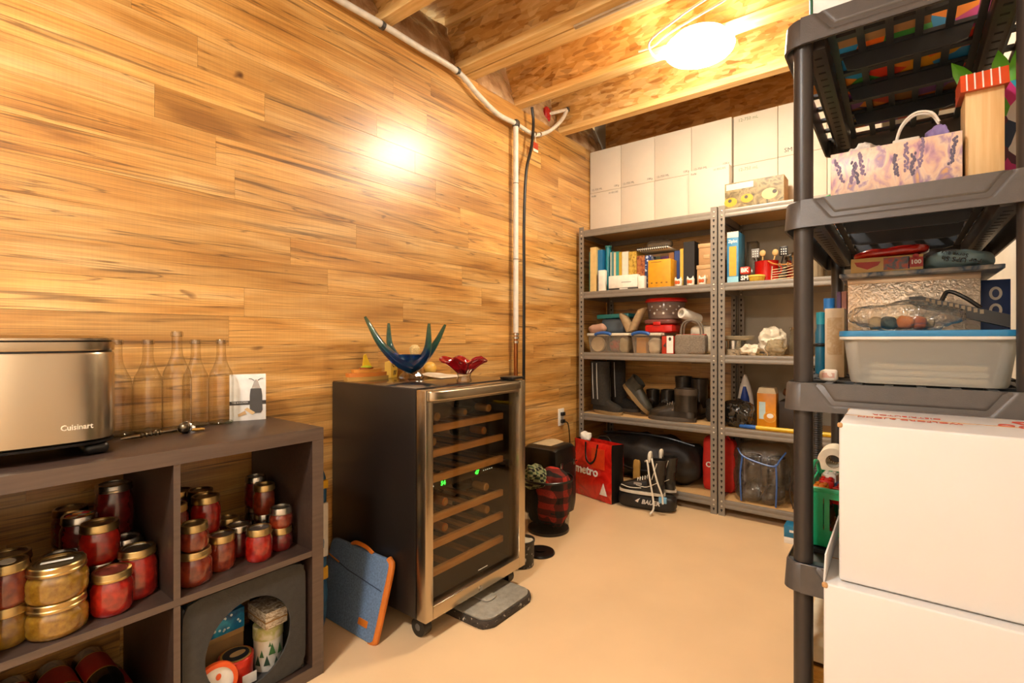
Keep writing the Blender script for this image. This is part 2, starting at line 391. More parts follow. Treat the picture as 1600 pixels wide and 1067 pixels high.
# ================================================================ LAMPS
def lamp(loc, label, strength, col):
    t = thing('ceiling_light', label, 'ceiling light', loc)
    b = B().lathe([(.0, 0), (.12, 0), (.12, -.028), (.0, -.028)], loc, 32).build('base_plate', M('lamp_white', '#eeeae2', .4), t)
    em = bpy.data.materials.new('lamp_glow_%d' % int(strength * 10)); em.use_nodes = True; bs = em.node_tree.nodes['Principled BSDF']
    bs.inputs['Base Color'].default_value = (.9, .9, .88, 1); bs.inputs['Emission Color'].default_value = col + (1,); bs.inputs['Emission Strength'].default_value = strength
    pr = [(.145, -.026), (.153, -.036), (.155, -.05)] + [(.155 * math.cos(a), -.05 - .052 * math.sin(a)) for a in [i * PI / 2 / 7 for i in range(1, 8)]]
    pr[-1] = (.002, pr[-1][1])
    B().lathe(pr, loc, 40).build('dome', em, t)
    return t
lamp((-.743, 2.40, ZJ), 'glowing white dome ceiling light under the joist above the metal shelves', LAMP_W, LAMP_C)
lamp((-.80, -.60, ZJ), 'white dome ceiling light near the door end of the room', LAMP2_W, LAMP2_C)
# ================================================================ BOOKCASE AND WHAT IS ON IT
m_ebony = GRAIN('ebony_veneer', '#2b1f19', '#3a2b23', (30, 2, 30), .38, spec=.45)
m_edge = GRAIN('ebony_edge', '#4f4036', '#5d4c40', (30, 2, 30), .45)
X0, X1, Y0, Y1, ZT = -1.826, -1.432, .112, .886, .772
bk = thing('bookcase', 'dark brown open cube bookcase holding jam jars, two by two compartments', 'bookcase', ((X0 + X1) / 2, (Y0 + Y1) / 2, 0))
B().box(X0, X1, Y0, Y1, ZT - .038, ZT, .0012).build('top_panel', m_ebony, bk)
B().box(X0, X1, Y0, Y1, 0, .038, .0012).build('bottom_panel', m_ebony, bk)
for a, b_ in ((Y0, Y0 + .038), (Y1 - .038, Y1)): B().box(X0, X1, a, b_, .038, ZT - .038, .0008).build('side_panel', m_ebony, bk)
YM = .483
B().box(X0, X1 - .002, Y0 + .038, Y1 - .038, .378, .396, .0008).build('shelf', m_ebony, bk)
for a, b_ in ((.038, .378), (.396, ZT - .038)): B().box(X0, X1 - .002, YM - .008, YM + .008, a, b_, .0008).build('divider', m_ebony, bk)
for (a0, a1, c0, c1) in ((Y0, Y1, ZT - .0375, ZT - .0005), (Y0, Y1, .0005, .0375), (Y0 + .0005, Y0 + .0375, .038, ZT - .038), (Y1 - .0375, Y1 - .0005, .038, ZT - .038)):
    B().box(X1 - .0002, X1 + .0008, a0, a1, c0, c1).build('edge_band', m_edge, bk)
B().box(X1 - .0022, X1 - .0012, Y0 + .038, Y1 - .038, .3785, .3955).build('edge_band', m_edge, bk)
for a, b_ in ((.038, .378), (.396, ZT - .038)): B().box(X1 - .0022, X1 - .0012, YM - .0075, YM + .0075, a, b_).build('edge_band', m_edge, bk)
# ---- jars
m_gold = M('gold_lid', '#b59c68', .32, 1, noise_=.05); m_silv = M('silver_lid', '#b9b4aa', .25, 1, noise_=.05); m_brz = M('bronze_lid', '#8d7448', .28, 1)
m_lidtop = M('lid_disc', '#8b7a58', .3, .9); m_lids = M('lid_disc_grey', '#8f8b84', .3, .9)
def jam(n, c, c2):
    if n in MATS: return MATS[n]
    mm, t, b = nt(n); L = t.links.new
    tc = N(t, 'ShaderNodeTexCoord'); nz = N(t, 'ShaderNodeTexNoise', i_Scale=55.0, i_Detail=3.0); L(tc.outputs['Object'], nz.inputs['Vector'])
    L(ramp(t, [(.35, c), (.7, c2)], nz.outputs[0]).outputs[0], b.inputs['Base Color'])
    b.inputs['Roughness'].default_value = .25; b.inputs['Coat Weight'].default_value = 1; b.inputs['Coat Roughness'].default_value = .03
    b.inputs['Subsurface Weight'].default_value = .25; b.inputs['Subsurface Radius'].default_value = (.02, .004, .003); b.inputs['Subsurface Scale'].default_value = .5
    v = N(t, 'ShaderNodeTexVoronoi', i_Scale=38.0); L(tc.outputs['Object'], v.inputs['Vector'])
    bp = N(t, 'ShaderNodeBump', i_Strength=.35, i_Distance=.004); L(v.outputs[0], bp.inputs['Height']); L(bp.outputs[0], b.inputs['Coat Normal'])
    MATS[n] = mm; return mm
J = {'red': jam('jam_red', '#760c06', '#a01a0c'), 'dark': jam('jam_dark', '#4a0a0a', '#6d1210'), 'amber': jam('jam_amber', '#5c1a0a', '#822e12'), 'mustard': jam('jam_mustard', '#6e4a10', '#94701f'), 'black': jam('jam_black', '#1c130c', '#33241a')}
m_jglass = GLASS('jar_glass', '#f4f6f2', '#a9b0a6', .9, .03)
def jar(x, y, z, r, h, jm, lid, label, top=None):
    t = thing('jam_jar', label, 'jar', (x, y, z), 'jam jars in the bookcase')
    n = h - .022
    B().lathe([(0, 0), (r * .86, 0), (r * .97, .006), (r, .014), (r, n * .74), (r * .97, n * .84), (r * .88, n * .95), (r * .86, n), (0, n)], (x, y, z), 28).build('jar_body', J[jm], t)
    lr = r * .93
    B().lathe([(lr * .9, n + .001), (lr * 1.02, n + .002), (lr * 1.03, n + .007), (lr, n + .009), (lr * 1.0, n + .018), (lr * .96, n + .0205), (lr * .82, n + .0208), (lr * .82, n + .012), (lr * .9, n + .001)], (x, y, z), 28, cap=False).build('screw_band', {'g': m_gold, 's': m_silv, 'b': m_brz}[lid], t)
    d = B().lathe([(0, n + .0165), (lr * .70, n + .0165), (lr * .72, n + .0185), (lr * .84, n + .0185), (lr * .84, n + .012), (0, n + .012)], (x, y, z), 24).build('lid_disc', top or {'g': m_lidtop, 's': m_lids, 'b': m_lidtop}[lid], t)
    return t, z + n + .021
ZS = .3965
m_dot = CELLS('berry_print_lid', ['#d33a2a', '#e8e2d8', '#f0a030', '#c82020', '#5a9a3a', '#3a3a4a'], 70, .35)
m_lbl = M('paper_label', '#e8e2d4', .6)
Bj = []
# lower-left of the left compartment: mustard and amber pairs
t, zz = jar(-1.497, .268, ZS, .055, .078, 'mustard', 'g', 'squat mustard-brown jar under its twin at the front of the left compartment')
t, zz = jar(-1.497, .268, zz, .055, .080, 'mustard', 'g', 'squat mustard-brown jar with a white label strip on its lid')
patch(rect(.055, .011), (-1.497, .268, zz - .0018), (.3, 1, 0), (-1, .3, 0), m_lbl, t, 'label_strip')
t, zz = jar(-1.52, .191, ZS, .038, .085, 'mustard', 'g', 'slim mustard-coloured jar at the bottom of the amber pair, beside the side panel')
t, zz = jar(-1.52, .191, zz, .038, .092, 'amber', 'g', 'slim amber jar with a gold lid and round white label, stacked beside the side panel')
patch(oval(.014, .02), (-1.52, .191, zz - .0018), (0, 1, 0), (-1, 0, 0), m_lbl, t, 'label_strip')
jar(-1.645, .210, ZS, .042, .155, 'amber', 'g', 'tall amber jar with a gold lid behind the mustard jars')
t, zz = jar(-1.605, .292, ZS, .040, .135, 'black', 's', 'nearly black jar with a silver lid behind the squat mustard pair')
patch(rect(.04, .01), (-1.605, .292, zz - .0018), (.3, 1, 0), (-1, .3, 0), m_lbl, t, 'label_strip')
jar(-1.501, .368, ZS, .043, .100, 'red', 'g', 'bright red jar with a gold lid at the front, beside the mustard pair', M('lid_rose', '#8a4030', .3, .6))
jar(-1.545, .431, ZS, .043, .122, 'red', 'g', 'large bright red jar with a grey gold-rimmed lid beside the divider', m_lids)
t, zz = jar(-1.590, .365, ZS, .040, .098, 'dark', 's', 'dark red jar under the gold-lidded red jar in the middle of the left compartment')
jar(-1.590, .365, zz, .042, .098, 'red', 'g', 'red jar with a shiny gold lid standing on another jar in the left compartment')
jar(-1.640, .432, ZS, .040, .125, 'dark', 's', 'dark red jar with a silver lid behind the large bright red one')
t, zz = jar(-1.715, .425, ZS, .044, .120, 'dark', 's', 'dark jar at the bottom of the tall stack by the divider')
jar(-1.715, .425, zz, .044, .138, 'dark', 's', 'tall dark red embossed jar on top of the stack by the divider')
for (x, y, tp, lo, up) in ((-1.685, .345, m_dot, 'lower dark jar under the one with the berry-patterned lid', 'dark jar with a berry-patterned lid on its stack'),
                           (-1.775, .345, None, 'lower dark jar of the bronze-lidded pair at the back of the left compartment', 'bronze-lidded dark jar on the pair at the back of the left compartment')):
    t, zz = jar(x, y, ZS, .040, .1, 'black', 'b', lo); jar(x, y, zz, .040, .1, 'dark', 's' if tp else 'b', up, tp)
# right compartment
t, zz = jar(-1.505, .546, ZS, .044, .090, 'amber', 'g', 'wide amber jar at the bottom of the stack right beside the divider')
jar(-1.505, .546, zz, .036, .070, 'amber', 'g', 'small amber jar on the wide one beside the divider')
t, zz = jar(-1.60, .530, ZS, .036, .1, 'dark', 'g', 'lower dark jar behind the amber stack beside the divider')
jar(-1.60, .530, zz, .036, .095, 'amber', 'g', 'gold-lidded jar on a dark jar, half hidden by the divider')
t, zz = jar(-1.60, .612, ZS, .039, .095, 'dark', 'g', 'lower dark jar under the gold-lidded red jar of the right compartment')
jar(-1.60, .612, zz, .039, .105, 'red', 'g', 'gold-lidded red jar standing on another, middle of the right compartment')
for x, y, lb in ((-1.72, .585, 'bronze-lidded jar at the back wall behind the divider'), (-1.675, .625, 'bronze-lidded jar just behind the gold-lidded red one')):
    t, zz = jar(x, y, ZS, .037, .1, 'black', 'b', 'lower jar under the ' + lb); jar(x, y, zz, .037, .1, 'dark', 'b', lb)
jar(-1.533, .628, ZS, .036, .098, 'amber', 'g', 'amber jar with a grey lid disc standing in front between two stacks', m_lids)
jar(-1.59, .700, ZS, .037, .092, 'dark', 's', 'dark jar with a silver lid behind the front amber jars')
jar(-1.66, .700, ZS, .033, .098, 'dark', 'g', 'dark jar with a gold lid deep behind the silver-lidded one')
jar(-1.508, .722, ZS, .0365, .095, 'red', 'g', 'red-brown jar with a gold lid alone at the front of the right compartment', m_lids)
t, zz = jar(-1.53, .800, ZS, .034, .070, 'dark', 'g', 'small dark jar at the bottom of the front pair by the side panel')
jar(-1.53, .800, zz, .034, .062, 'amber', 's', 'small amber jar with a silver lid on top of the pair by the side panel')
t, zz = jar(-1.635, .800, ZS, .034, .09, 'black', 's', 'short dark jar beneath the tall amber jar near the side panel')
jar(-1.635, .800, zz, .034, .094, 'amber', 'g', 'clear amber jar with a gold lid, highest of the right compartment')
t, zz = jar(-1.715, .810, ZS, .034, .095, 'black', 's', 'lower dark jar at the back by the side panel'); jar(-1.715, .810, zz, .034, .1, 'dark', 's', 'dark jar with a silver lid behind the highest amber jar')
# ---- wine bottles lying in the lower left compartment
m_bot = M('bottle_black', '#0d0b0a', .12, noise_=.02, coat=.6); m_red = M('label_red', '#a51d16', .45); m_gd = M('label_gold', '#c9a860', .4, .5)
def winebottle(x, y, z, lab):
    t = thing('wine_bottle', lab, 'wine bottle', (x, y, z), 'wine bottles lying in the bookcase')
    F = Matrix.Translation((x, y, z)) @ Matrix.Rotation(PI / 2, 4, 'Y')
    B(F).lathe([(0, .012), (.030, 0), (.036, .003), (.038, .010), (.038, .185), (.034, .205), (.020, .232), (.0145, .25), (.0145, .285)], (0, 0, 0), 26, cap=True).build('glass_body', m_bot, t)
    def band(z0, z1, r, a0, a1, m_, nm):
        rs = [[Vector((rr * math.cos(a), rr * math.sin(a), zz)) for a in [a0 + (a1 - a0) * i / 16 for i in range(17)]] for zz, rr in ((z0, r), (z1, r))]
        b = B(F); v0 = [b.bm.verts.new(p) for p in rs[0]]; v1 = [b.bm.verts.new(p) for p in rs[1]]
        for i in range(16): b.bm.faces.new((v0[i], v0[i + 1], v1[i + 1], v1[i]))
        return b.build(nm, m_, t)
    band(.048, .152, .0383, PI - 1.25, PI + 1.25, m_gd, 'label_border'); band(.052, .148, .0386, PI - 1.2, PI + 1.2, m_red, 'label')
    B(F).lathe([(.0155, .255), (.0158, .29), (.014, .312), (0, .312)], (0, 0, 0), 18).build('capsule', m_red, t)
for i in range(4): winebottle(-1.815, .195 + i * .0775, .0768, 'black wine bottle on the bottom board of the bookcase, under the red-labelled row')
for i in range(3): winebottle(-1.815, .234 + i * .0775, .1437, 'black wine bottle with a gold-edged red label, upper row, ' + ('far from the divider', 'middle one of three', 'next to the divider')[i])
# ---- charcoal insert with a round opening, and what it holds
bx = thing('storage_insert', 'charcoal cube insert with a large round opening in the lower right compartment', 'storage box', (-1.62, .665, .0385))
def rr(w, h, r, n=5):
    out = []
    for sx, sy, a0 in ((1, 1, 0), (-1, 1, PI / 2), (-1, -1, PI), (1, -1, 3 * PI / 2)):
        for i in range(n): a = a0 + PI / 2 * i / (n - 1); out.append((sx * (w / 2 - r) + r * math.cos(a), sy * (h / 2 - r) + r * math.sin(a)))
    return out
m_felt = M('charcoal_felt', '#34322e', .85, noise_=.08, scale=60, bump=.2)
yc, zc = .668, .205
b = B(); n = 48; hole = [(yc + .003 + .118 * math.cos(2 * PI * i / n), zc - .013 + .124 * math.sin(2 * PI * i / n)) for i in range(n)]
hw, hh = .168, .164
def outer(a):
    c_, s_ = math.cos(a), math.sin(a); k = (abs(c_ / hw) ** 10 + abs(s_ / hh) ** 10) ** (-1 / 10); return (yc + c_ * k, zc + s_ * k)
out = [outer(2 * PI * i / n) for i in range(n)]
rings = [[Vector((x, p[0], p[1])) for p in q] for x, q in ((-1.449, out), (-1.449, hole), (-1.455, hole), (-1.455, out))]
b.ring(rings, closed=True, cap=False); b.build('front_panel', m_felt, bx, smooth=30)
for a0, a1 in ((yc - hw + .002, yc - hw + .007), (yc + hw - .007, yc + hw - .002)): B().box(-1.80, -1.456, a0, a1, .046, .352).build('side_panel', m_felt, bx)
B().box(-1.80, -1.456, yc - hw + .003, yc + hw - .003, .0385, .044).build('bottom_panel', m_felt, bx)
zb = .0442
m_blue = BLOTCH('starry_blue_print', ['#0b3b66', '#0f6fa6', '#2aa5cf', '#0d5d94'], 18, .35)
o = boxthing('gift_box', 'long blue gift box with white star specks inside the charcoal insert', 'gift box', -1.74, -1.585, .55, .715, .172, .232, m_blue)
for i in range(14):
    r_ = random.Random(i + 5); patch(oval(.0025 + r_.random() * .002, .0025 + r_.random() * .002, r_.uniform(-.075, .075), r_.uniform(-.022, .022), 8), (-1.585, .6325, .202), FX, UP, M('star_white', '#d9ecf2', .4), o, 'star')
t = thing('gift_carton', 'plain brown carton under the blue gift box in the insert', 'box', (-1.605, .586, zb)); B().box(-1.74, -1.59, .545, .715, zb, .1715, .002).build('carton_body', M('carton_brown', '#8d6b40', .7), t)
B().box(-1.7405, -1.5895, .5445, .7155, .155, .1718, .001).build('carton_lid', M('carton_lid', '#a58452', .7), t)
# red round tin
t = thing('biscuit_tin', 'red round tin with a gold-rimmed picture on its lid, tilted in the insert', 'tin', (-1.535, .668, zb))
cc = (-1.535, .668, zb); m_rtin = M('tin_red', '#c22a17', .3, .2)
B().lathe([(0, 0), (.044, 0), (.045, .003), (.045, .066), (0, .066)], cc, 32).build('tin_body', m_rtin, t)
B().lathe([(.0455, .062), (.047, .063), (.047, .080), (.044, .083), (.0, .083), (0, .079), (.0455, .079)], cc, 32, cap=False).build('lid', m_rtin, t)
patch(oval(.041, .041), (cc[0], cc[1], zb + .083), (0, 1, 0), (-1, 0, 0), m_gd, t, 'lid_rim'); patch(oval(.035, .035), (cc[0], cc[1], zb + .0837), (0, 1, 0), (-1, 0, 0), M('tin_navy', '#1c2733', .4), t, 'lid_picture')
patch(oval(.022, .013, .004, -.002), (cc[0], cc[1], zb + .0845), (0, 1, 0), (-1, 0, 0), M('tin_cream', '#d8b47c', .5), t, 'lid_picture')
patch(rect(.04, .03, .018, .022), (cc[0] + .0452, cc[1], zb), FX, UP, M('tin_white', '#e4ddd0', .5), t, 'side_print', th=.001)
# tall tin with trees
t = thing('tree_tin', 'white round tin printed with little green trees and a pale green lid', 'tin', (-1.545, .768, zb)); cc = (-1.545, .768, zb)
m_wt = M('tin_birch', '#d6d0c2', .4); B().lathe([(0, 0), (.040, 0), (.041, .003), (.041, .098), (0, .098)], cc, 28).build('tin_body', m_wt, t)
B().lathe([(.0415, .092), (.0432, .093), (.0432, .128), (.040, .131), (0, .131), (0, .126), (.0415, .126)], cc, 28, cap=False).build('lid', BLOTCH('lid_plaid', ['#b6a98c', '#a8a860', '#cfc6ae'], 40, .4), t)
for i, (a, z_, k) in enumerate(((-.9, .045, .022), (-.55, .02, .03), (-.2, .05, .034), (.1, .015, .024), (.4, .045, .03), (-1.2, .02, .03), (-.35, .075, .014))):
    F = (cc[0] + .0412 * math.cos(a), cc[1] + .0412 * math.sin(a), zb + z_)
    patch([(-k * .3, 0), (k * .3, 0), (0, k)], F, (-math.sin(a), math.cos(a), 0), UP, M('tree_green%d' % (i % 2), ('#3f6a3a', '#2f4430')[i % 2], .5), t, 'tree_print', th=.0008)
# striped wooden-look block box and white disc with orange rim
t = thing('patterned_box', 'cream and brown patterned box tipped against the top of the insert opening', 'box', (-1.55, .71, .175)); T = RZ((-1.55, .722, .176), .0)
B(T).box(-1.615, -1.50, .738, .805, .1763, .225, .001).build('box_body', BLOTCH('cottage_print', ['#cfc3ad', '#8f7a5c', '#e3dac8', '#6d573d'], 60, .5, stretch=(1, 1, 3)), t)
B(T).box(-1.6152, -1.4995, .7375, .8055, .195, .199).build('ribbon_band', M('tan_band', '#a27a45', .5), t)
t = thing('candy_tub_lid', 'white round lid with a thick orange rim standing in the insert', 'lid', (-1.475, .585, zb))
F = Matrix.Translation((-1.480, .585, zb + .062)) @ Matrix.Rotation(PI / 2, 4, 'Y')
B(F).lathe([(.048, 0), (.060, 0), (.0615, .004), (.060, .012), (.048, .012)], (0, 0, 0), 32, cap=False).build('rim', M('rim_orange', '#d9541e', .4), t)
B(F).lathe([(0, .001), (.050, .001), (.050, .008), (0, .008)], (0, 0, 0), 32).build('disc', M('disc_white', '#e8e4dc', .4), t)
for y_, z_ in ((.01, .02), (-.015, -.01), (.012, -.03)): patch(oval(.007, .009, y_, z_), (-1.4715, .585, zb + .062), FX, UP, M('rim_orange'), t, 'spot')
# ---- bread maker
m_ss = STEEL('brushed_steel_warm', '#b8aa92', .26); m_blk = M('black_plastic', '#14110f', .32); m_mir = M('chrome', '#c8c4bc', .12, 1, noise_=.02)
bc = (-1.65, .249)
def sell(hx_, hy_, p=5., n=56):
    o = []
    for i in range(n):
        a = 2 * PI * i / n; c_, s_ = math.cos(a), math.sin(a); k = (abs(c_) ** p + abs(s_) ** p) ** (-1 / p); o.append((c_ * k * hx_, s_ * k * hy_))
    return o
def stack(levels, p=3.4): return [[Vector((bc[0] + q[0], bc[1] + q[1], z)) for q in sell(hx_, hy_, p)] for hx_, hy_, z in levels]
t = thing('bread_maker', 'brushed steel bread maker with a black base on the bookcase', 'bread maker', (bc[0], bc[1], ZT))
B().ring(stack([(.143, .141, .806), (.150, .147, .812), (.150, .147, 1.012), (.148, .145, 1.017)])).build('housing', m_ss, t)
B().ring(stack([(.145, .142, 1.0165), (.145, .142, 1.0225)])).build('seam', m_blk, t)
B().ring(stack([(.149, .146, 1.022), (.150, .147, 1.025), (.150, .147, 1.042), (.147, .144, 1.044)])).build('lid_band', m_ss, t)
B().ring(stack([(.144, .141, 1.0435), (.144, .141, 1.0465)])).build('lid_seam', m_blk, t)
B().ring(stack([(.149, .146, 1.046), (.149, .146, 1.051), (.140, .137, 1.057), (.11, .107, 1.0605), (.05, .05, 1.062), (.004, .004, 1.0622)])).build('lid', m_ss, t)
for y_ in (.262, .300): B().box(-1.585, -1.573, y_, y_ + .026, 1.0585, 1.0605, .0008).build('lid_vent', m_blk, t)
b = B(); b.ring(stack([(.138, .135, .800), (.148, .145, .801), (.149, .146, .8065)])); b.build('base', m_blk, t)
for (sx, sy) in ((-1, -1), (-1, 1), (1, -1), (1, 1)):
    B().box(bc[0] + sx * .128 - (.07 if sx > 0 else 0), bc[0] + sx * .128 + (.07 if sx < 0 else 0), bc[1] + sy * .122 - (.05 if sy > 0 else 0), bc[1] + sy * .122 + (.05 if sy < 0 else 0), ZT + .0003, .8008, .012, 3).build('foot', m_blk, t)
text('Cuisinart', .0175, M('chrome_light', '#efe6d4', .35, .6), (-1.4995, .303, .846), FX, UP, t, 'raised_lettering', ext=.0008, width=.058, bold=.0003)
# ---- clear bottles
m_gl = GLASS('bottle_glass', '#fbf9f4', '#b8b09a', 1.5, .02, .12)
for i, (x, y, h, r) in enumerate(((-1.775, .446, .275, .0365), (-1.775, .522, .275, .0375), (-1.728, .592, .300, .0385), (-1.780, .640, .275, .0365), (-1.765, .716 - .028, .275, .0365))):
    y += (.0, .0, -.01, .012, .034)[i]
    t = thing('glass_bottle', ('empty clear glass bottle standing against the bread maker', 'second empty clear bottle of the row from the bread maker', 'tallest empty clear bottle with a thick neck ring, middle of the row', 'empty clear bottle between the tallest one and the last of the row', 'empty clear bottle next to the white corkscrew box')[i], 'bottle', (x, y, ZT), 'empty bottles on the bookcase')
    B().lathe([(0, .012), (r * .7, .004), (r * .9, 0), (r, .005), (r, h * .52), (r * .9, h * .60), (r * .62, h * .68), (.0155, h * .76), (.0135, h * .84), (.0135, h * .955), (.0125, h)], (x, y, ZT), 28, cap=False).build('glass_body', m_gl, t)
    B().lathe([(.0135, h * .945), (.0165, h * .95), (.0165, h * .985), (.0145, h), (.0120, h), (.012, h * .945)], (x, y, ZT), 20, cap=False).build('neck_ring', m_gl, t)
    B().lathe([(.0, .0015), (r * .86, .0015), (r * .95, .004), (r * .9, .0075), (r * .5, .0085), (0, .014)], (x, y, ZT), 24, cap=False).build('glass_foot', GLASS('bottle_foot', '#e4e8dc', '#a8b098', 1.0, .03, .15), t)
# ---- corkscrew gift box
p0 = Vector((-1.775, .752, ZT)); p1 = Vector((-1.730, .852, ZT)); dr = (p1 - p0); W_ = dr.length; dr.normalize(); nr = Vector((dr.y, -dr.x, 0))
F = frame(p0, dr, UP); t = thing('corkscrew_box', 'white gift box picturing a grey corkscrew and two corks', 'box', (p0 + p1) / 2)
H_ = .156; mw = M('carton_white', '#e6e1d8', .45)
b = B(F); b.box(0, W_, 0, H_, -.032, 0, .001); b.build('carton', mw, t)
F2 = p0 + nr * .0002
def pt(x, y): return p0 + dr * x + Vector((0, 0, y))
def pc(pts, m_, lift=0, nm='print'): return patch(pts, pt(0, 0), dr, UP, m_, t, nm, lift=.0002 + lift)
mg = M('print_grey', '#4a4744', .5); md = M('print_dark', '#3a332e', .5); mt = M('print_cork', '#c9a06c', .6)
pc(rect(W_, .013, W_ / 2, .060), md)
cx_ = W_ * .72
pc([(cx_ - .019, .033), (cx_ - .015, .024), (cx_ + .015, .024), (cx_ + .020, .033), (cx_ + .019, .085), (cx_ + .016, .108), (cx_ - .016, .108), (cx_ - .019, .085)], mg, .0008, 'corkscrew_picture')
pc([(cx_ - .014, .108), (cx_ + .014, .108), (cx_ + .004, .138), (cx_ - .003, .138)], M('print_silver', '#b4b2b0', .25, .7), .0008, 'corkscrew_picture')
for sx in (-1, 1): pc([(cx_ + sx * .006, .134), (cx_ + sx * .015, .141), (cx_ + sx * .022, .141), (cx_ + sx * .022, .1425), (cx_ + sx * .014, .1425), (cx_ + sx * .005, .136)], md, .0008, 'handle_picture')
pc([(W_ * .22, .022), (W_ * .24, .014), (W_ * .46, .022), (W_ * .42, .034)], mt, .0009, 'cork_picture'); pc([(W_ * .40, .038), (W_ * .48, .044), (W_ * .70, .026), (W_ * .62, .019)], M('print_cork2', '#d8b37e', .6), .0015, 'cork_picture')
text('TIRE BOUCHON', .0088, mw, pt(W_ * .28, .0615) + nr * .001, dr, UP, t, width=.048)
# ---- metal corkscrew lying in front
t = thing('corkscrew', 'ornate metal corkscrew lying on the bookcase in front of the bottles', 'corkscrew', (-1.66, .52, ZT))
A0 = Vector((-1.668, .428, ZT + .006)); A1 = Vector((-1.662, .560, ZT + .014))
def tl(u): return A0.lerp(A1, u)
m_pw = M('pewter', '#7a6f5c', .28, 1, noise_=.2)
pts = [tl(i / 40) for i in range(41)]
B().tube(pts, [.0025 + .0025 * min(1, i / 8) if i < 14 else (.0058 + .0022 * math.sin(i * 1.9) if i < 30 else .0045) for i in range(41)], 10).build('shaft', m_pw, t)
B().sph((-1.660, .578, ZT + .0165), (.016, .017, .0162), 16).build('crank_head', m_pw, t)
b = B(); rr_ = [Vector((-1.657, .583, ZT + .0175)) + Vector((.004 * math.sin(a), .0, 0)) + Vector((.0165 * math.cos(a), .006 * math.cos(a), .0165 * math.sin(a))) for a in [2 * PI * i / 24 for i in range(24)]]
b.tube(rr_, .0028, 8, closed=True).build('ring_handle', m_mir, t)
B().tube([(-1.655, .590, ZT + .009), (-1.66, .612, ZT + .0065), (-1.665, .632, ZT + .005)], [.004, .005, .004], 8).build('lever', M('brass', '#b08a4a', .3, 1), t)
tag(B().lathe([(0, 0), (.006, 0), (.006, .011), (.005, .013), (0, .013)], (-1.690, .612, ZT), 12).build('bottle_stopper', M('carton_white')), 'tiny white stopper beside the metal corkscrew', 'stopper')
# ================================================================ SACK AND LAPTOP SLEEVE
m_sb = BLOTCH('sack_print', ['#1d3a52', '#2a5675', '#31607c', '#52707f'], 9, .45)
t = thing('paper_sack', 'tall blue and white sack squeezed between bookcase and wine cooler', 'sack', (-1.71, .962, 0))
B().sup((-1.71, .962, .3), (.105, .056, .30), 7, 8, .006, 9, 2).build('sack_body', m_sb, t)
for z0, z1, m_ in ((.52, .55, M('sack_yellow', '#d9a51e', .5)), (.28, .47, M('sack_white', '#d8d0c0', .5)), (.20, .245, M('sack_yellow'))):
    B().box(-1.70, -1.6035, .92, 1.0125, z0, z1, .004).build('printed_panel', m_, t)
B().sup((-1.71, .962, .592), (.09, .03, .02), 4, 5, .006, 20, 4, flat=False).build('folded_top', m_sb, t)
m_den = M('denim', '#5f7795', .85, noise_=.16, scale=160, bump=.3, bscale=500); m_or = M('tan_leather', '#c0691c', .45)
ang = math.radians(-16.5); piv = (-1.60, 1.062, 0)
T = RZ(piv, ang, 'X')
t = thing('laptop_sleeve', 'blue denim laptop sleeve with tan trim leaning on the wine cooler', 'laptop sleeve', piv)
def slab(x0, x1, z0, z1, y0, y1, r, n=6):
    q = [((x0 + x1) / 2 + a, (z0 + z1) / 2 + b_) for a, b_ in rr(x1 - x0, z1 - z0, r, n)]
    cxx, czz = (x0 + x1) / 2, (z0 + z1) / 2
    sc = lambda k: [Vector((cxx + (a - cxx) * k, 0, czz + (c_ - czz) * k)) for a, c_ in q]
    R = []
    for y_, k in ((y0, .965), (y0 + .004, .99), ((y0 + y1) / 2, 1), (y1 - .004, .99), (y1, .965)): R.append([Vector((v.x, y_, v.z)) for v in sc(k)])
    return R
B(T).ring(slab(-1.783, -1.422, .001, .277, 1.062, 1.088, .02)).build('body', m_den, t)
q = [(-1.56, .277), (-1.46, .277), (-1.437, .270), (-1.4235, .252), (-1.4222, .15), (-1.4235, .025), (-1.43, .010), (-1.45, .0028)]
B(T).tube([(v.x, 1.075, v.y) for v in bez([(x, z, 0) for x, z in q], 30)][6:], .0125, 10).build('leather_edge', m_or, t)
B(T).tube([(-1.775, 1.0612, .215), (-1.64, 1.0612, .19), (-1.435, 1.0612, .172)], .0016, 6).build('pocket_seam', M('denim_dark', '#2e3c52', .9), t)
B(T).tube([(-1.775, 1.061, .2145), (-1.70, 1.061, .2015)], .0026, 6).build('zip_pull', m_or, t)
B(T).box(-1.52, -1.468, 1.0600, 1.0635, .042, .064, .001).build('leather_patch', m_or, t)
hp = bez([(-1.665, 1.071, .276), (-1.63, 1.064, .289), (-1.565, 1.062, .288), (-1.525, 1.066, .275)], 16)
B(T).tube(hp, .0075, 8, flat=.45).build('carry_handle', m_or, t)
# ================================================================ WINE COOLER
FX0, FX1, FY0, FY1, FZ0, FZ1 = -1.828, -1.325, 1.170, 1.743, .078, .875
m_cab = M('cooler_black', '#1a1512', .34, noise_=.1, scale=300, bump=.08, bscale=700); m_int = M('cooler_liner', '#40372f', .5)
m_st = STEEL('door_steel', '#c2b49c', .27, (1, 90, 1)); m_bw = GRAIN('beech_strip', '#d3a468', '#e8c48c', (30, 3, 30), .5)
wc = thing('wine_cooler', 'black wine cooler with a steel framed glass door and wooden racks', 'wine cooler', ((FX0 + FX1) / 2, (FY0 + FY1) / 2, 0))
for y0, y1 in ((FY0, FY0 + .03), (FY1 - .03, FY1)): B().box(FX0, FX1, y0, y1, FZ0, FZ1, .003).build('side_panel', m_cab, wc)
B().box(FX0, FX1 + .002, FY0 + .002, FY1 - .002, FZ1 - .035, FZ1 + .003, .003).build('top_panel', M('cooler_top', '#2a211c', .2, coat=.4), wc)
B().box(FX0, FX1, FY0 + .03, FY1 - .03, FZ0, FZ0 + .03).build('bottom_panel', m_cab, wc)
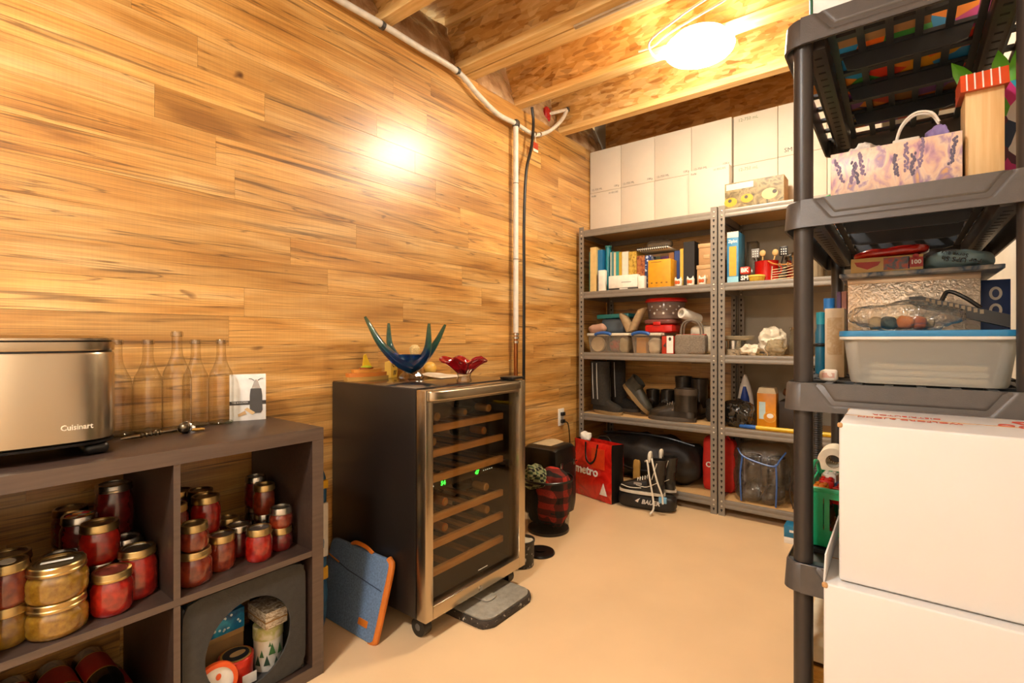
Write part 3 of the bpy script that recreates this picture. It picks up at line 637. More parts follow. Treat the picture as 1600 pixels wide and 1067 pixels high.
B().box(FX0, FX0 + .03, FY0 + .03, FY1 - .03, FZ0 + .03, FZ1 - .035).build('back_panel', m_int, wc)
DX0, DX1 = -1.320, -1.273
dr_ = B().box(DX0, DX1, FY0, FY0 + .036, .078, .873, .003).build('door', m_st, wc)
B().box(DX0, DX1, FY1 - .043, FY1, .078, .873, .003).build('door_stile', m_st, dr_)
B().box(DX0, DX1, FY0 + .036, FY1 - .043, .078, .124, .002).build('door_rail', m_st, dr_)
B().box(DX0, DX1, FY0 + .036, FY1 - .043, .826, .873, .002).build('door_rail', m_st, dr_)
m_pane = GLASS('tinted_pane', '#ece3d4', '#b5aa98', .8, .015, .12)
B().box(DX0 + .018, DX0 + .026, FY0 + .034, FY1 - .041, .122, .828).build('glass_pane', m_pane, dr_)
B().box(DX0 + .012, DX0 + .016, FY1 - .075, FY1 - .043, .124, .826).build('inner_gasket', m_blk, dr_)
hb = bez([(DX1 - .012, 1.176, .853), (DX1 + .012, 1.19, .853), (DX1 + .024, 1.26, .853), (DX1 + .026, 1.45, .853), (DX1 + .016, 1.64, .853), (DX1 - .010, 1.715, .853)], 30)
b = B(); b.ring([[p + Vector((q[0], 0, q[1])) for q in rr(.016, .034, .006, 4)] for p in hb]); b.build('handle', m_st, dr_, smooth=50)
b = B().cyl((DX1 - .002, 1.452, .092), (DX1 + .004, 1.452, .092), .009, seg=16); b.build('lock', m_mir, dr_)
B().box(-1.345, -1.275, FY1 - .085, FY1 - .004, FZ1 + .0035, FZ1 + .014, .003).build('hinge_cover', m_blk, wc)

B().box(DX0 + .0262, DX0 + .0266, 1.462, 1.517, .149, .1515).build('maker_mark', M('print_pale', '#d8d2c4', .4), dr_)
for x, y in ((FX1 - .03, FY0 + .045), (FX1 - .03, FY1 - .05), (FX0 + .06, FY0 + .045), (FX0 + .06, FY1 - .05)):
    c_ = B(); c_.cyl((x + .012, y - .018, .033), (x + .012, y + .018, .033), .033, seg=20); co = c_.build('caster', m_blk, wc)
    B().lathe([(.012, .05), (.022, .062), (.022, .0785), (0, .0785)], (x, y, 0), 14).build('caster_stem', m_blk, co)
    B().cyl((x + .012, y - .0195, .033), (x + .012, y + .0195, .033), .012, seg=14).build('hub', M('hub_grey', '#55504a', .4), co)
ZSH = (.722, .632, .540, .396, .300, .200)
for i, z in enumerate(ZSH):
    s_ = B().box(-1.352, -1.334, FY0 + .032, FY1 - .075, z - .013, z + .013, .002).build('rack', m_bw, wc)
    for k in range(6 if i < 5 else 4):
        y = FY0 + .055 + k * (.085 if i < 5 else .13); B().box(-1.78, -1.353, y, y + .028, z - .012, z - .001, .001).build('slat', GRAIN('beech_slat', '#8d6a42', '#a8804f', (3, 40, 30), .5), s_)
    for y in (FY0 + .04, FY1 - .085): B().box(-1.79, -1.353, y - .008, y + .008, z - .014, z + .006).build('runner', M('runner_grey', '#6a6258', .35, .8), s_)
pn = B().box(-1.40, -1.352, FY0 + .032, FY1 - .035, .4935, .5245, .002).build('control_panel', m_blk, wc)
mg_ = M('led_green', '#2bff3a', .5, emit=1.6); mwl = M('led_white', '#d8e6e0', .5, emit=.5)
for y, s2 in ((1.330, '54'), (1.520, '47')):
    text(s2, .022, mg_, (-1.3515, y, .509), FX, UP, pn, 'display_digits', width=.024, bold=.0006)
    for k in range(5): patch(oval(.0018, .0018, 0, 0, 8), (-1.352, y + (-.05 - k * .012 if y < 1.4 else .04 + k * .013), .509), FX, UP, mwl, pn, 'indicator')
# bottles lying in the cooler, necks towards the door
def cellar(y, z, body, cap, label, r=.0375):
    z0 = z + r + .0005; t = thing('wine_bottle', label, 'wine bottle', (-1.62, y, z0 - r), 'wine bottles in the cooler')
    F = Matrix.Translation((-1.655, y, z0)) @ Matrix.Rotation(PI / 2, 4, 'Y')
    B(F).lathe([(0, 0), (r * .9, 0), (r, .006), (r, .17), (r * .85, .195), (.016, .225), (.0145, .25)], (0, 0, 0), 20).build('glass_body', body, t)
    B(F).lathe([(.0155, .225), (.016, .25), (.016, .297), (.0135, .300), (.0, .300)], (0, 0, 0), 18).build('capsule', cap, t)
    B(F).lathe([(.0, .2995), (.010, .3005), (.010, .302), (0, .302)], (0, 0, 0), 14).build('capsule_stamp', m_gd, t)
    B(F).lathe([(r * 1.006, .05), (r * 1.008, .052), (r * 1.008, .13), (r * 1.006, .132)], (0, 0, 0), 20, cap=False).build('label', m_lbl, t)
m_teal = M('bottle_teal', '#0c3a3a', .1, coat=.5); m_grn = M('bottle_green', '#16241a', .1, coat=.5); m_oc = M('capsule_orange', '#c9862c', .35, .3); m_ct = M('capsule_tan', '#bfa070', .5); m_navy = M('capsule_navy', '#1a2c4c', .4)
cellar(1.305, ZSH[0], m_teal, m_ct, 'teal bottle with a cork end on the top cooler rack')
cellar(1.452, ZSH[0], M('bottle_frost', '#a8a290', .3), M('capsule_grey', '#8d8a80', .4), 'pale frosted bottle in the middle of the top cooler rack')
cellar(1.600, ZSH[0], m_grn, m_ct, 'dark green bottle with a cork end on the top cooler rack')
cellar(1.285, ZSH[1], m_grn, m_oc, 'bottle with an orange capsule by the hinge-free side, second cooler rack')
cellar(1.570, ZSH[1], m_grn, m_oc, 'bottle with an orange capsule by the hinge side, second cooler rack')
cellar(1.345, ZSH[3], M('bottle_navy', '#101c30', .1, coat=.5), m_oc, 'navy bottle on the cooler rack just below the green display')
cellar(1.585, ZSH[3], m_grn, m_ct, 'green bottle with a tan capsule on the rack just below the display')
cellar(1.345, ZSH[4], m_grn, m_oc, 'dark bottle with a gold-stamped capsule on the second rack from the cooler bottom')
cellar(1.590, ZSH[4], m_grn, m_ct, 'dark bottle with a tan capsule on the second rack from the cooler bottom')
# ================================================================ ON THE COOLER
ZC = FZ1 + .0032
m_cl = GLASS('crystal', '#f4efe6', '#a89c8a', 2.4, .03, .3)
def BLUE():
    mm, t, b = nt('blue_art_glass'); L = t.links.new
    g = N(t, 'ShaderNodeTexCoord'); sx = N(t, 'ShaderNodeSeparateXYZ'); L(g.outputs['Object'], sx.inputs[0])
    mr = N(t, 'ShaderNodeMapRange', i_1=.0, i_2=.2); L(sx.outputs[2], mr.inputs[0])
    L(ramp(t, [(0, '#0f6f9a'), (.35, '#0a4f9a'), (.6, '#2a7f92'), (1, '#5d8f8d')], mr.outputs[0]).outputs[0], b.inputs['Base Color'])
    b.inputs['Roughness'].default_value = .03; b.inputs['Transmission Weight'].default_value = .9; b.inputs['IOR'].default_value = 1.3; b.inputs['Coat Weight'].default_value = .5
    return mm
m_bl = BLUE()
vx, vy = -1.625, 1.412
t = thing('art_glass_vase', 'blue art glass vase with four long upswept arms on a clear foot', 'vase', (vx, vy, ZC))
B().lathe([(0, 0), (.046, 0), (.052, .008), (.046, .02), (.030, .034), (.027, .045), (0, .045)], (vx, vy, ZC), 24, wob=lambda a, r, z: .004 * math.sin(a * 9) * (r / .05)).build('clear_foot', m_cl, t)
R_ = Vector((math.cos(TH), math.sin(TH), 0)); D_ = Vector((-math.sin(TH), math.cos(TH), 0)); vb = Vector((vx, vy, ZC))
def arm(pts, w, th_):
    b = B(); cs = bez(pts, 22); rs = []
    for i, p in enumerate(cs):
        u = i / 22; ww = w * (1 - u) ** .6 + .007; tt = th_ * 1.25 * (1 - u) ** .8 + .0055
        d = (cs[min(i + 1, 22)] - cs[max(i - 1, 0)]).normalized(); s_ = d.cross(D_ if abs(d.dot(D_)) < .9 else R_).normalized(); o_ = s_.cross(d).normalized()
        rs.append([p + s_ * tt * math.cos(a) + o_ * ww * math.sin(a) for a in [2 * PI * k / 12 for k in range(12)]])
    b.ring(rs); return b
def vp(x, z, d=0): return vb + R_ * x + D_ * d + Vector((0, 0, z))
for nm, ps, w, th_ in (('arm', [vp(.01, .05, -.01), vp(-.05, .078, -.02), (vp(-.12, .15, -.03)), vp(-.183, .262, -.04)], .034, .020), ('arm', [vp(-.01, .05, .02), vp(-.07, .09, .04), vp(-.105, .15, .06), vp(-.112, .238, .07)], .026, .015),
                       ('arm', [vp(-.01, .05, -.01), vp(.04, .075, -.015), vp(.072, .13, -.02), vp(.080, .235, -.03)], .030, .020), ('arm', [vp(.01, .05, .02), vp(.06, .10, .04), vp(.10, .16, .05), vp(.135, .232, .06)], .024, .014)):
    arm(ps, w, th_).build(nm, m_bl, t)
B().lathe([(0, .040), (.026, .040), (.034, .055), (.046, .080), (.056, .105), (.050, .104), (.040, .082), (.025, .065), (0, .06)], vb, 24, cap=False, wob=lambda a, r, z: .012 * math.sin(a * 2 + .8) * max(0, (z - .05)) / .05).build('cup', m_bl, t)
def REDG():
    mm, t, b = nt('ruby_glass'); b.inputs['Base Color'].default_value = hx('#b01522'); b.inputs['Roughness'].default_value = .03; b.inputs['Transmission Weight'].default_value = .6; b.inputs['IOR'].default_value = 1.3; b.inputs['Coat Weight'].default_value = .6; return mm
rb = (-1.392, 1.487, ZC); t = thing('art_glass_bowl', 'small red and clear glass bowl with a wavy folded rim', 'bowl', rb)
wv = lambda a, r, z: (.016 * math.sin(a * 5) * max(0, z - .03) / .06)
def wavy(prof, m_, nm):
    seg = 60; rs = []
    for r, z in prof:
        rs.append([Vector((rb[0] + (r + wv(a, r, z)) * math.cos(a), rb[1] + (r + wv(a, r, z)) * math.sin(a), rb[2] + z + .010 * math.cos(a * 5) * max(0, z - .03) / .06)) for a in [2 * PI * i / seg for i in range(seg)]])
    B().ring(rs, cap=False).build(nm, m_, t, smooth=60)
wavy([(.001, 0), (.030, 0), (.031, .006), (.026, .018), (.030, .034), (.040, .048)], m_cl, 'clear_foot')
wavy([(.001, .026), (.024, .030), (.038, .046), (.056, .066), (.074, .080), (.084, .083), (.086, .088), (.080, .092), (.066, .088), (.048, .072), (.030, .052), (.012, .040), (.001, .038)], REDG(), 'ruby_rim')
# wooden toy boat
t = thing('toy_boat', 'small layered wooden toy boat with a yellow sail', 'toy boat', (-1.748, 1.278, ZC))
for k, (l, w, z0, z1, c_) in enumerate(((.098, .032, 0, .016, '#b98a42'), (.090, .030, .016, .032, '#c9742a'), (.066, .024, .032, .046, '#c4812f'), (.030, .016, .046, .053, '#9a4a1a'))):
    T = Matrix.Translation((-1.748, 1.278, ZC)) @ Matrix.Rotation(-.2, 4, 'Z')
    pl = [(-w * .6, -l * .9), (w * .6, -l * .9), (w, -l * .5), (w * .9, l * .35), (0, l), (-w * .9, l * .35), (-w, -l * .5)]
    B(T).ring([[Vector((q[0], q[1], z0)) for q in pl], [Vector((q[0] * 1.02, q[1] * 1.02, z1 - .0005)) for q in pl]]).build(('hull', 'deck', 'cabin', 'roof')[k], GRAIN('boat_%d' % k, c_, c_, (30, 4, 30), .4), t)
T = Matrix.Translation((-1.748, 1.278, ZC)) @ Matrix.Rotation(-.2, 4, 'Z')
B(T).prism([(-.017, .056), (.024, .056), (.010, .075), (-.004, .108), (-.012, .103)], 'x', -.004, .004).build('sail', M('sail_yellow', '#d7a81e', .4), t)
B(T).sph((0, 0, .054), (.020, .024, .007), 12).build('sail_base', M('boat_green', '#9fae2a', .4), t)
# yellow block with scribbled face, wicker-topped bottle, ball, papers
t = thing('yellow_block', 'yellow wooden block with dark painted strokes behind the blue vase', 'ornament', (-1.775, 1.432, ZC))
T = RZ((-1.772, 1.432, ZC), .5)
B(T).prism([(1.398, ZC), (1.468, ZC), (1.474, ZC + .075), (1.402, ZC + .07)], 'x', -1.795, -1.765).build('block', M('block_yellow', '#c99a2c', .5), t)
for k in range(4): B(T).tube([(-1.7645, 1.425 + k * .009, ZC + .012), (-1.7642, 1.430 + k * .009, ZC + .032)], .0012, 6).build('stroke', md, t)
B(T).tube([(-1.7645, 1.412, ZC + .06), (-1.764, 1.425, ZC + .048), (-1.7645, 1.445, ZC + .05)], .0015, 6).build('stroke', md, t)
t = thing('wicker_flask', 'small pale flask with a knob stopper behind the blue vase', 'flask', (-1.778, 1.566, ZC))
B().lathe([(0, 0), (.026, 0), (.031, .012), (.030, .05), (.018, .075), (.013, .09), (.016, .095)], (-1.778, 1.566, ZC), 20, cap=False).build('flask_body', GLASS('flask_glass', '#e9d2a2', '#a8854e', .9, .1, .3, .35), t)
B().lathe([(0, .094), (.018, .094), (.024, .108), (.024, .128), (.014, .142), (0, .144)], (-1.778, 1.566, ZC), 18).build('stopper', M('wicker_cream', '#d8b878', .6, noise_=.15, scale=200), t)
tag(B().sph((-1.768, 1.652, ZC + .031), (.032, .031, .031), 20).build('wooden_ball', M('ball_yellow', '#d6a545', .4)), 'yellow wooden ball at the back of the cooler top', 'ball')
def fpaper(u, v):
    x, y = -1.74 + .19 * u, 1.515 + .17 * v
    return (x, y, ZC + .003 + .012 * max(0, math.sin(u * 5 + v * 2)) * (1 - abs(v - .5)) + .01 * u * (1 - u))
tag(B().sheet(fpaper, 14, 12, .0008).build('tissue_paper', M('paper_cream', '#ded2bc', .6)), 'crumpled cream paper lying between the vase and the red bowl', 'paper')
# ================================================================ PIPES AND THINGS ON THE FLOOR
m_pvc = M('pipe_white', '#d9d3c6', .4); m_cop = M('copper', '#a5673a', .3, 1); m_hose = M('black_hose', '#12110f', .35); m_clip = M('clip_grey', '#3c3a36', .4)
pp = thing('water_pipe', 'white plastic water pipe along the wall top with a riser ending in copper', 'pipe', (-1.80, 2.37, 0))
run = bez([(-1.80, -.2, 2.425), (-1.80, .6, 2.425), (-1.80, 1.17, 2.425), (-1.80, 1.40, 2.430), (-1.80, 1.61, 2.428), (-1.80, 1.874, 2.424), (-1.80, 2.03, 2.368), (-1.80, 2.20, 2.322), (-1.80, 2.37, 2.325)], 60)
B().tube(run, .0145, 12).build('wall_run', m_pvc, pp)
for y in (.42, .92, 1.40, 1.874): B().tube([(-1.80, y - .008, 2.428), (-1.80, y + .008, 2.427)], .0185, 12).build('clip', m_clip, pp)
B().tube([(-1.80, 2.37, 2.325), (-1.80, 2.37, 1.085)], .0155, 14).build('riser', m_pvc, pp)
for z in (1.97, 1.52): B().tube([(-1.80, 2.37, z - .002), (-1.80, 2.37, z + .002)], .0163, 14).build('joint_ring', M('joint_dark', '#5c5448', .5), pp)
for z in (1.075, 1.055, 1.03): B().tube([(-1.80, 2.37, z - .007), (-1.80, 2.37, z + .007)], .019 - .002 * (z < 1.04), 14).build('coupling', m_mir, pp)
B().tube([(-1.80, 2.37, 1.09), (-1.80, 2.37, .0)], .0125, 14).build('copper_pipe', m_cop, pp)
B().sup((-1.80, 2.372, 2.325), (.02, .022, .024), 3, 4, flat=False).build('tee', m_clip, pp)
br = bez([(-1.80, 2.38, 2.325), (-1.80, 2.527, 2.318), (-1.80, 2.60, 2.332), (-1.795, 2.73, 2.40), (-1.79, 2.86, 2.51), (-1.785, 2.925, 2.60)], 30)
B().tube(br, .0125, 12).build('branch', m_pvc, pp)
for y, z in ((2.56, 2.322), (2.615, 2.337)): B().tube([(-1.80, y - .006, z), (-1.80, y + .006, z + .002)], .0165, 12).build('crimp_ring', m_mir, pp)
B().sup((-1.785, 2.928, 2.605), (.015, .015, .016), 3, 4, flat=False).build('elbow', m_clip, pp)
B().tube([(-1.785, 2.925, 2.605), (-1.845, 2.775, 2.535)], .0115, 12).build('branch_end', m_pvc, pp)
b = B(); b.sup((-1.842, 2.765, 2.535), (.012, .032, .045), 3, 6, .010, 30, 4, flat=False); b.build('red_flange', M('flange_red', '#a3151a', .4), pp)
hz = bez([(-1.775, 2.50, 2.462), (-1.775, 2.515, 2.37), (-1.775, 2.495, 2.22), (-1.775, 2.44, 2.05), (-1.775, 2.418, 1.74), (-1.775, 2.418, 1.35), (-1.775, 2.415, .82), (-1.775, 2.415, .02)], 50)
tag(B().tube(hz, .0095, 10).build('drain_hose', m_hose), 'black rubber hose hanging from the joists beside the white pipe riser', 'hose')
t = thing('hang_tag', 'small red and white tag hanging from the white pipe', 'tag', (-1.782, 2.548, 2.235))
B().box(-1.7815, -1.7800, 2.523, 2.573, 2.222, 2.262, .0004).build('tag_red', M('tag_red', '#b03a1c', .5), t)
B().box(-1.7815, -1.7800, 2.523, 2.573, 2.205, 2.2215, .0004).build('tag_white', m_lbl, t)
B().tube(bez([(-1.780, 2.548, 2.262), (-1.779, 2.54, 2.29), (-1.780, 2.548, 2.307)], 8), .0018, 6).build('tag_tie', m_lbl, t)
# white cable along the joist by the lamp
cb_ = bez([(-1.0, 2.30, 2.440), (-.93, 2.30, 2.440), (-.83, 2.245, 2.440), (-.62, 2.18, 2.440), (-.40, 2.12, 2.440), (.28, 1.98, 2.440)], 40)
tag(B().tube(cb_, .005, 8).build('lamp_cable', m_pvc), 'white electric cable looping along the joists to the lamp', 'cable')
tag(B().tube(bez([(-.92, 2.44, 2.440), (-.955, 2.39, 2.440), (-.93, 2.26, 2.440), (-.80, 2.18, 2.440), (-.55, 2.09, 2.440), (.28, 1.90, 2.440)], 40), .005, 8).build('lamp_cable', m_pvc), 'second white cable, curled round the back of the glowing lamp', 'cable')
# outlet on the left wall
t = thing('wall_outlet', 'white wall outlet with black plugs low on the plank wall', 'outlet', (-1.839, 2.93, .50))
B().box(XW + .0005, XW + .007, 2.895, 2.965, .455, .57, .002).build('cover_plate', M('plate_white', '#e6e0d4', .4), t)
for z in (.485, .535): B().box(XW + .007, XW + .03, 2.915, 2.95, z - .012, z + .012, .004).build('plug', m_blk, t)
tag(B().tube(bez([(XW + .03, 2.93, .485), (XW + .05, 2.95, .46), (XW + .045, 2.98, .3), (XW + .03, 3.0, .02), (XW + .04, 3.05, .006)], 24), .004, 8).build('power_cord', m_blk), 'black power cord hanging from the wall outlet', 'cord')
# sump cover, pail, lid
t = thing('sump_cover', 'grey oblong floor cover with chipped edges under the wine cooler door', 'floor cover', (-1.28, 1.52, 0))
pl = rr(.26, .30, .055, 7); cxx, cyy = -1.295, 1.515
def rough(k, z, a=.004): return [Vector((cxx + x * k + a * noise.noise((x * 60, y * 60, z * 99)), cyy + y * k + a * noise.noise((x * 60, y * 60, 9 + z * 99)), z)) for x, y in pl]
B().ring([rough(1.02, .0005), rough(1.03, .012), rough(1.0, .026)]).build('chipped_edge', BLOTCH('chipped_paint', ['#17120d', '#2b221a', '#3a3026', '#1e1812', '#d8cbb4'], 45, .7), t)
B().ring([rough(.95, .0255, .002), rough(.955, .032, .002), rough(.93, .034, .001)]).build('cover_plate', M('cover_grey', '#8f897c', .45, noise_=.12, scale=40, bump=.4), t)
b = B(); b.sup((-1.30, 1.50, .0375), (.05, .035, .004), 4, 5); 
b.build('recessed_grip', M('cover_grey'), t)
t = thing('paint_pail', 'small black pail speckled with white paint beside the wine cooler', 'pail', (-1.385, 1.875, 0))
B().lathe([(0, 0), (.050, 0), (.052, .004), (.055, .120), (.053, .122), (.050, .12), (.048, .01), (0, .008)], (-1.385, 1.875, 0), 28, cap=False).build('pail_body', BLOTCH('pail_speckle', ['#16130f', '#1d1915', '#241f19', '#d8d2c6'], 45, .5), t)
B().lathe([(.0555, .112), (.058, .113), (.058, .121), (.0555, .122)], (-1.385, 1.875, 0), 28, cap=False).build('rim', m_blk, t)
B().sup((-1.385, 1.875, .10), (.046, .046, .022), 2.5, 6, .008, 30, 5, flat=False).build('paint_rag', M('rag_cream', '#cfc3ab', .8), t)
t = thing('sump_disc', 'flat round black lid lying on the floor behind the speckled pail', 'lid', (-1.40, 2.035, 0))
B().lathe([(0, 0), (.070, 0), (.072, .004), (.068, .012), (.0, .015)], (-1.392, 2.03, 0), 32).build('lid_plate', m_blk, t)
B().lathe([(.026, .013), (.028, .020), (.0, .022)], (-1.392, 2.03, 0), 20, cap=False).build('lid_knob', m_blk, t)
# ---- mesh waste basket with plaid clothes
bk_c = (-1.53, 2.31, 0)
def MESHM():
    mm, t, b = nt('wire_mesh'); L = t.links.new; out = t.nodes['Material Output']
    tc = N(t, 'ShaderNodeTexCoord'); v = N(t, 'ShaderNodeTexVoronoi', i_Scale=260.0, feature='DISTANCE_TO_EDGE'); L(tc.outputs['Object'], v.inputs['Vector'])
    th_ = N(t, 'ShaderNodeMath', operation='LESS_THAN'); L(v.outputs[0], th_.inputs[0]); th_.inputs[1].default_value = .065
    tr = N(t, 'ShaderNodeBsdfTransparent'); ms = N(t, 'ShaderNodeMixShader'); L(th_.outputs[0], ms.inputs[0]); L(tr.outputs[0], ms.inputs[1]); L(b.outputs[0], ms.inputs[2])
    b.inputs['Base Color'].default_value = hx('#15120f'); b.inputs['Roughness'].default_value = .4; b.inputs['Metallic'].default_value = .3
    L(ms.outputs[0], out.inputs[0]); return mm
t = thing('waste_basket', 'black wire mesh waste basket filled with plaid clothing', 'basket', bk_c)
B().lathe([(.110, .012), (.136, .285)], bk_c, 40, cap=False).build('mesh_wall', MESHM(), t)
B().lathe([(.104, 0), (.113, 0), (.115, .006), (.113, .016), (.107, .018), (0, .018), (0, .010), (.104, .008)], bk_c, 40, cap=False).build('base_ring', m_blk, t)
B().lathe([(.135, .280), (.140, .281), (.1405, .290), (.137, .293), (.133, .290)], bk_c, 40, cap=False).build('rim', m_blk, t)
m_pl = CHECK('buffalo_plaid', '#c22f1c', '#1d1512', '#6e1d14', .035); m_gp = CHECK('green_plaid', '#31452a', '#141611', '#8d9168', .014)
tag(B().sup((-1.50, 2.325, .185), (.080, .080, .160), 2.6, 12, .022, 14, 3).build('plaid_shirt', m_pl), 'red and black buffalo plaid shirt stuffed in the mesh basket', 'clothing')
tag(B().sup((-1.565, 2.235, .300), (.060, .055, .065), 2.4, 10, .022, 22, 8, flat=False).build('plaid_scarf', m_gp), 'green plaid cloth bunched over the basket rim', 'clothing')
tag(B().sup((-1.605, 2.305, .15), (.036, .072, .125), 2.6, 10, .014, 18, 5).build('dark_sweater', M('knit_black', '#171412', .95, noise_=.2, scale=200)), 'black sweater crammed down the wall side of the mesh basket', 'clothing')
# ---- black case
t = thing('hard_case', 'black hard case standing by the plank wall behind the basket', 'case', (-1.70, 2.60, 0))
B().sup((-1.695, 2.575, .205), (.125, .125, .205), 9, 8).build('shell', M('case_black', '#16130f', .28, noise_=.15), t)
B().box(-1.571, -1.567, 2.46, 2.69, .30, .306, .001).build('shell_seam', m_blk, t)
for y in (2.50, 2.65): B().box(-1.572, -1.562, y - .012, y + .012, .285, .32, .002).build('latch', m_mir, t)
tag(B().sheet(lambda u, v: (-1.77 + .13 * u, 2.50 + .15 * v, .4115 + .012 * math.sin(u * 3.1) * v), 8, 8, .001).build('manual', M('manual_tan', '#b8a27c', .6)), 'creased tan leaflet on top of the black hard case', 'leaflet')
# ---- red shopping bag
bw = Vector((.968, -.25, 0)); bn = Vector((-.25, -.968, 0)); bo = Vector((-1.580, 2.905, 0)) - bn * .0 
t = thing('shopping_bag', 'glossy red shopping bag with black sides on the floor before the shelves', 'bag', (-1.565, 2.98, 0))
F = Matrix(((bw.x, -bn.x, 0, -1.578), (bw.y, -bn.y, 0, 2.985), (0, 0, 1, 0), (0, 0, 0, 1)))
m_bag = BLOTCH('bag_red_print', ['#8c0d0a', '#c01a10', '#d8261a', '#b5140d', '#e0603a'], 9, .22, coat=.6)
def bagsheet(x0, x1, y, top, seed, bulge=.012):
    return lambda u, v: (x0 + (x1 - x0) * u, y + bulge * noise.noise((u * 3, v * 3, seed)) - bulge * math.sin(PI * u) * math.sin(PI * v), .003 + top * v)
B(F).sheet(bagsheet(-.165, .160, -.055, .372, 1), 16, 16, .0015).build('front_panel', m_bag, t, smooth=80)
B(F).sheet(bagsheet(-.165, .160, .058, .365, 4, -.008), 12, 12, .0015).build('back_panel', m_bag, t, smooth=80)
for x in (-.165, .160): B(F).sheet(lambda u, v, x=x: (x + .010 * math.sin(PI * v) * math.sin(PI * u) * (1 if x > 0 else -1), -.055 + .113 * u, .003 + (.372 - .007 * u) * v), 8, 12, .0015).build('gusset', M('bag_black', '#15110e', .35), t, smooth=80)
B(F).box(-.16, .155, -.052, .055, .001, .004).build('base', M('bag_black'), t)
for y in (-.066, .062):
    B(F).tube(bez([(-.055, y, .365), (-.050, y - .006, .30), (-.035, y - .014, .255), (.0, y - .016, .235), (.04, y - .014, .27), (.055, y - .004, .365)] if y < 0 else [(-.05, y, .36), (-.045, y, .385), (.02, y, .392), (.05, y, .36)], 20), .007, 8, flat=.35).build('strap', m_blk, t)
P = lambda x, z, d=.0: F @ Vector((x, -.0705 - d, z))
text('metro', .082, M('print_white', '#ece6dc', .4), P(-.045, .180), bw, UP, t, ext=.003, bold=.0012)
patch([(-.03, 0), (.03, 0), (0, .075)], P(.105, .05), bw, UP, M('print_white'), t, 'tree_print', th=.004); patch(rect(.11, .13), P(.06, .275), bw, UP, M('bag_orange', '#d8421c', .25, coat=.5), t, 'pepper_print', th=.004)
B(F).sup((-.115, 0, .385), (.035, .03, .03), 3, 6, .012, 30, 2, flat=False).build('tissue_inside', m_lbl, t)
# ---- skates on a black blade pouch
def ring_e(c, u, v, ru, rv, p=2.4, n=18, flatb=None):
    o = []
    for i in range(n):
        a = 2 * PI * i / n; x, y = math.cos(a), math.sin(a); x = math.copysign(abs(x) ** (2 / p), x); y = math.copysign(abs(y) ** (2 / p), y)
        if flatb is not None: y = max(y, flatb)
        o.append(Vector(c) + Vector(u) * (ru * x) + Vector(v) * (rv * y))
    return o
def boot(name, label, cat, loc, yaw, L_, H_, mat, solem, width=.048, shaft=.052, pitch=0, roll=0, group=None, sole=.022, toe=.07, lean=.0, laces=None, strips=None, cuff=None, z0=0):
    """boot pointing along local +x, heel at the origin's back; foot lofted along its length, shaft lofted upward"""
    F = Matrix.Translation(loc) @ Matrix.Rotation(yaw, 4, 'Z') @ Matrix.Rotation(pitch, 4, 'Y') @ Matrix.Rotation(roll, 4, 'X')
    t = thing(name, label, cat, loc, group)
    b = B(F); zs = sole
    ft = []
    for u, w, hh in ((0, .62, .66), (.04, .80, .82), (.14, .86, 1.0), (.32, .80, 1.0), (.50, .86, .88), (.68, 1.0, .66), (.84, .94, .52), (.95, .70, .40), (1.0, .32, .22)):
        ft.append(ring_e((L_ * u, 0, zs), (0, 1, 0), (0, 0, 1), width * w, (toe * hh * 1.35) if u > .25 else toe * 1.35 * hh, 2.6, 20, 0))
    b.ring(ft)
    sh = []
    for k in range(7):
        u = k / 6; z = zs + toe * .55 + (H_ - zs - toe * .55) * u
        sh.append(ring_e((L_ * (.22 - .03 * u) + lean * u, 0, z), (1, 0, 0), (0, 1, 0), shaft * (1.28 - .2 * min(1, u * 2.5) + .08 * u), shaft * (.86 + .06 * u), 2.3, 20))
    top = sh[-1]; ct = sum(top, Vector()) / len(top)
    sh.append([ct + (p - ct) * .86 for p in top]); sh.append([ct + (p - ct) * .84 - Vector((0, 0, (H_ - zs) * .45)) for p in top])
    b.ring(sh); b.build('upper', mat, t, smooth=50)
    b = B(F); so = []
    out = []
    for i in range(28):
        a = 2 * PI * i / 28; x = math.cos(a); y = math.sin(a)
        out.append((L_ * .5 + L_ * .525 * math.copysign(abs(x) ** .8, x), width * (1.06 + .10 * x - .10 * math.cos(2 * a)) * math.copysign(abs(y) ** .8, y)))
    b.ring([[Vector((x, y, 0)) for x, y in out], [Vector((x * 1.0, y * 1.03, sole * .5)) for x, y in out], [Vector((x, y, sole)) for x, y in out]])
    b.build('sole', solem, t, smooth=30)
    if cuff: B(F).ring([ring_e((L_ * .19 + lean, 0, H_ - .035), (1, 0, 0), (0, 1, 0), shaft * 1.2, shaft * .96, 2.3, 20), ring_e((L_ * .19 + lean, 0, H_ + .004), (1, 0, 0), (0, 1, 0), shaft * 1.22, shaft * .98, 2.3, 20)], cap=False).build('cuff', cuff, t)
    if laces:
        for k in range(5):
            u = .58 - k * .055; z = zs + toe * 1.3 * (.78 + k * .07)
            B(F).tube([(L_ * u, -width * .5, z - .008), (L_ * u + .004, 0, z + .008), (L_ * u, width * .5, z - .008)], .0035, 6).build('lace', laces, t)
    if strips:
        for s_ in (-1, 1):
            for x_ in (.13, .30): B(F).tube([(L_ * x_, s_ * shaft * .90, zs + toe * 1.2), (L_ * (x_ - .02) + lean * .5, s_ * shaft * .95, (H_ + zs + toe) / 2), (L_ * (x_ - .03) + lean, s_ * shaft * .95, H_ - .01)], .0035, 6).build('piping', strips, t)
    return t
m_sk = M('skate_black', '#231e19', .28, noise_=.15); m_wl = M('lace_white', '#d8cfbc', .7)
t = thing('blade_pouch', 'long black padded pouch lying on the floor under the skates', 'pouch', (-1.28, 2.985, 0))
F = Matrix.Translation((-1.240, 2.985, 0)) @ Matrix.Rotation(.14, 4, 'Z')
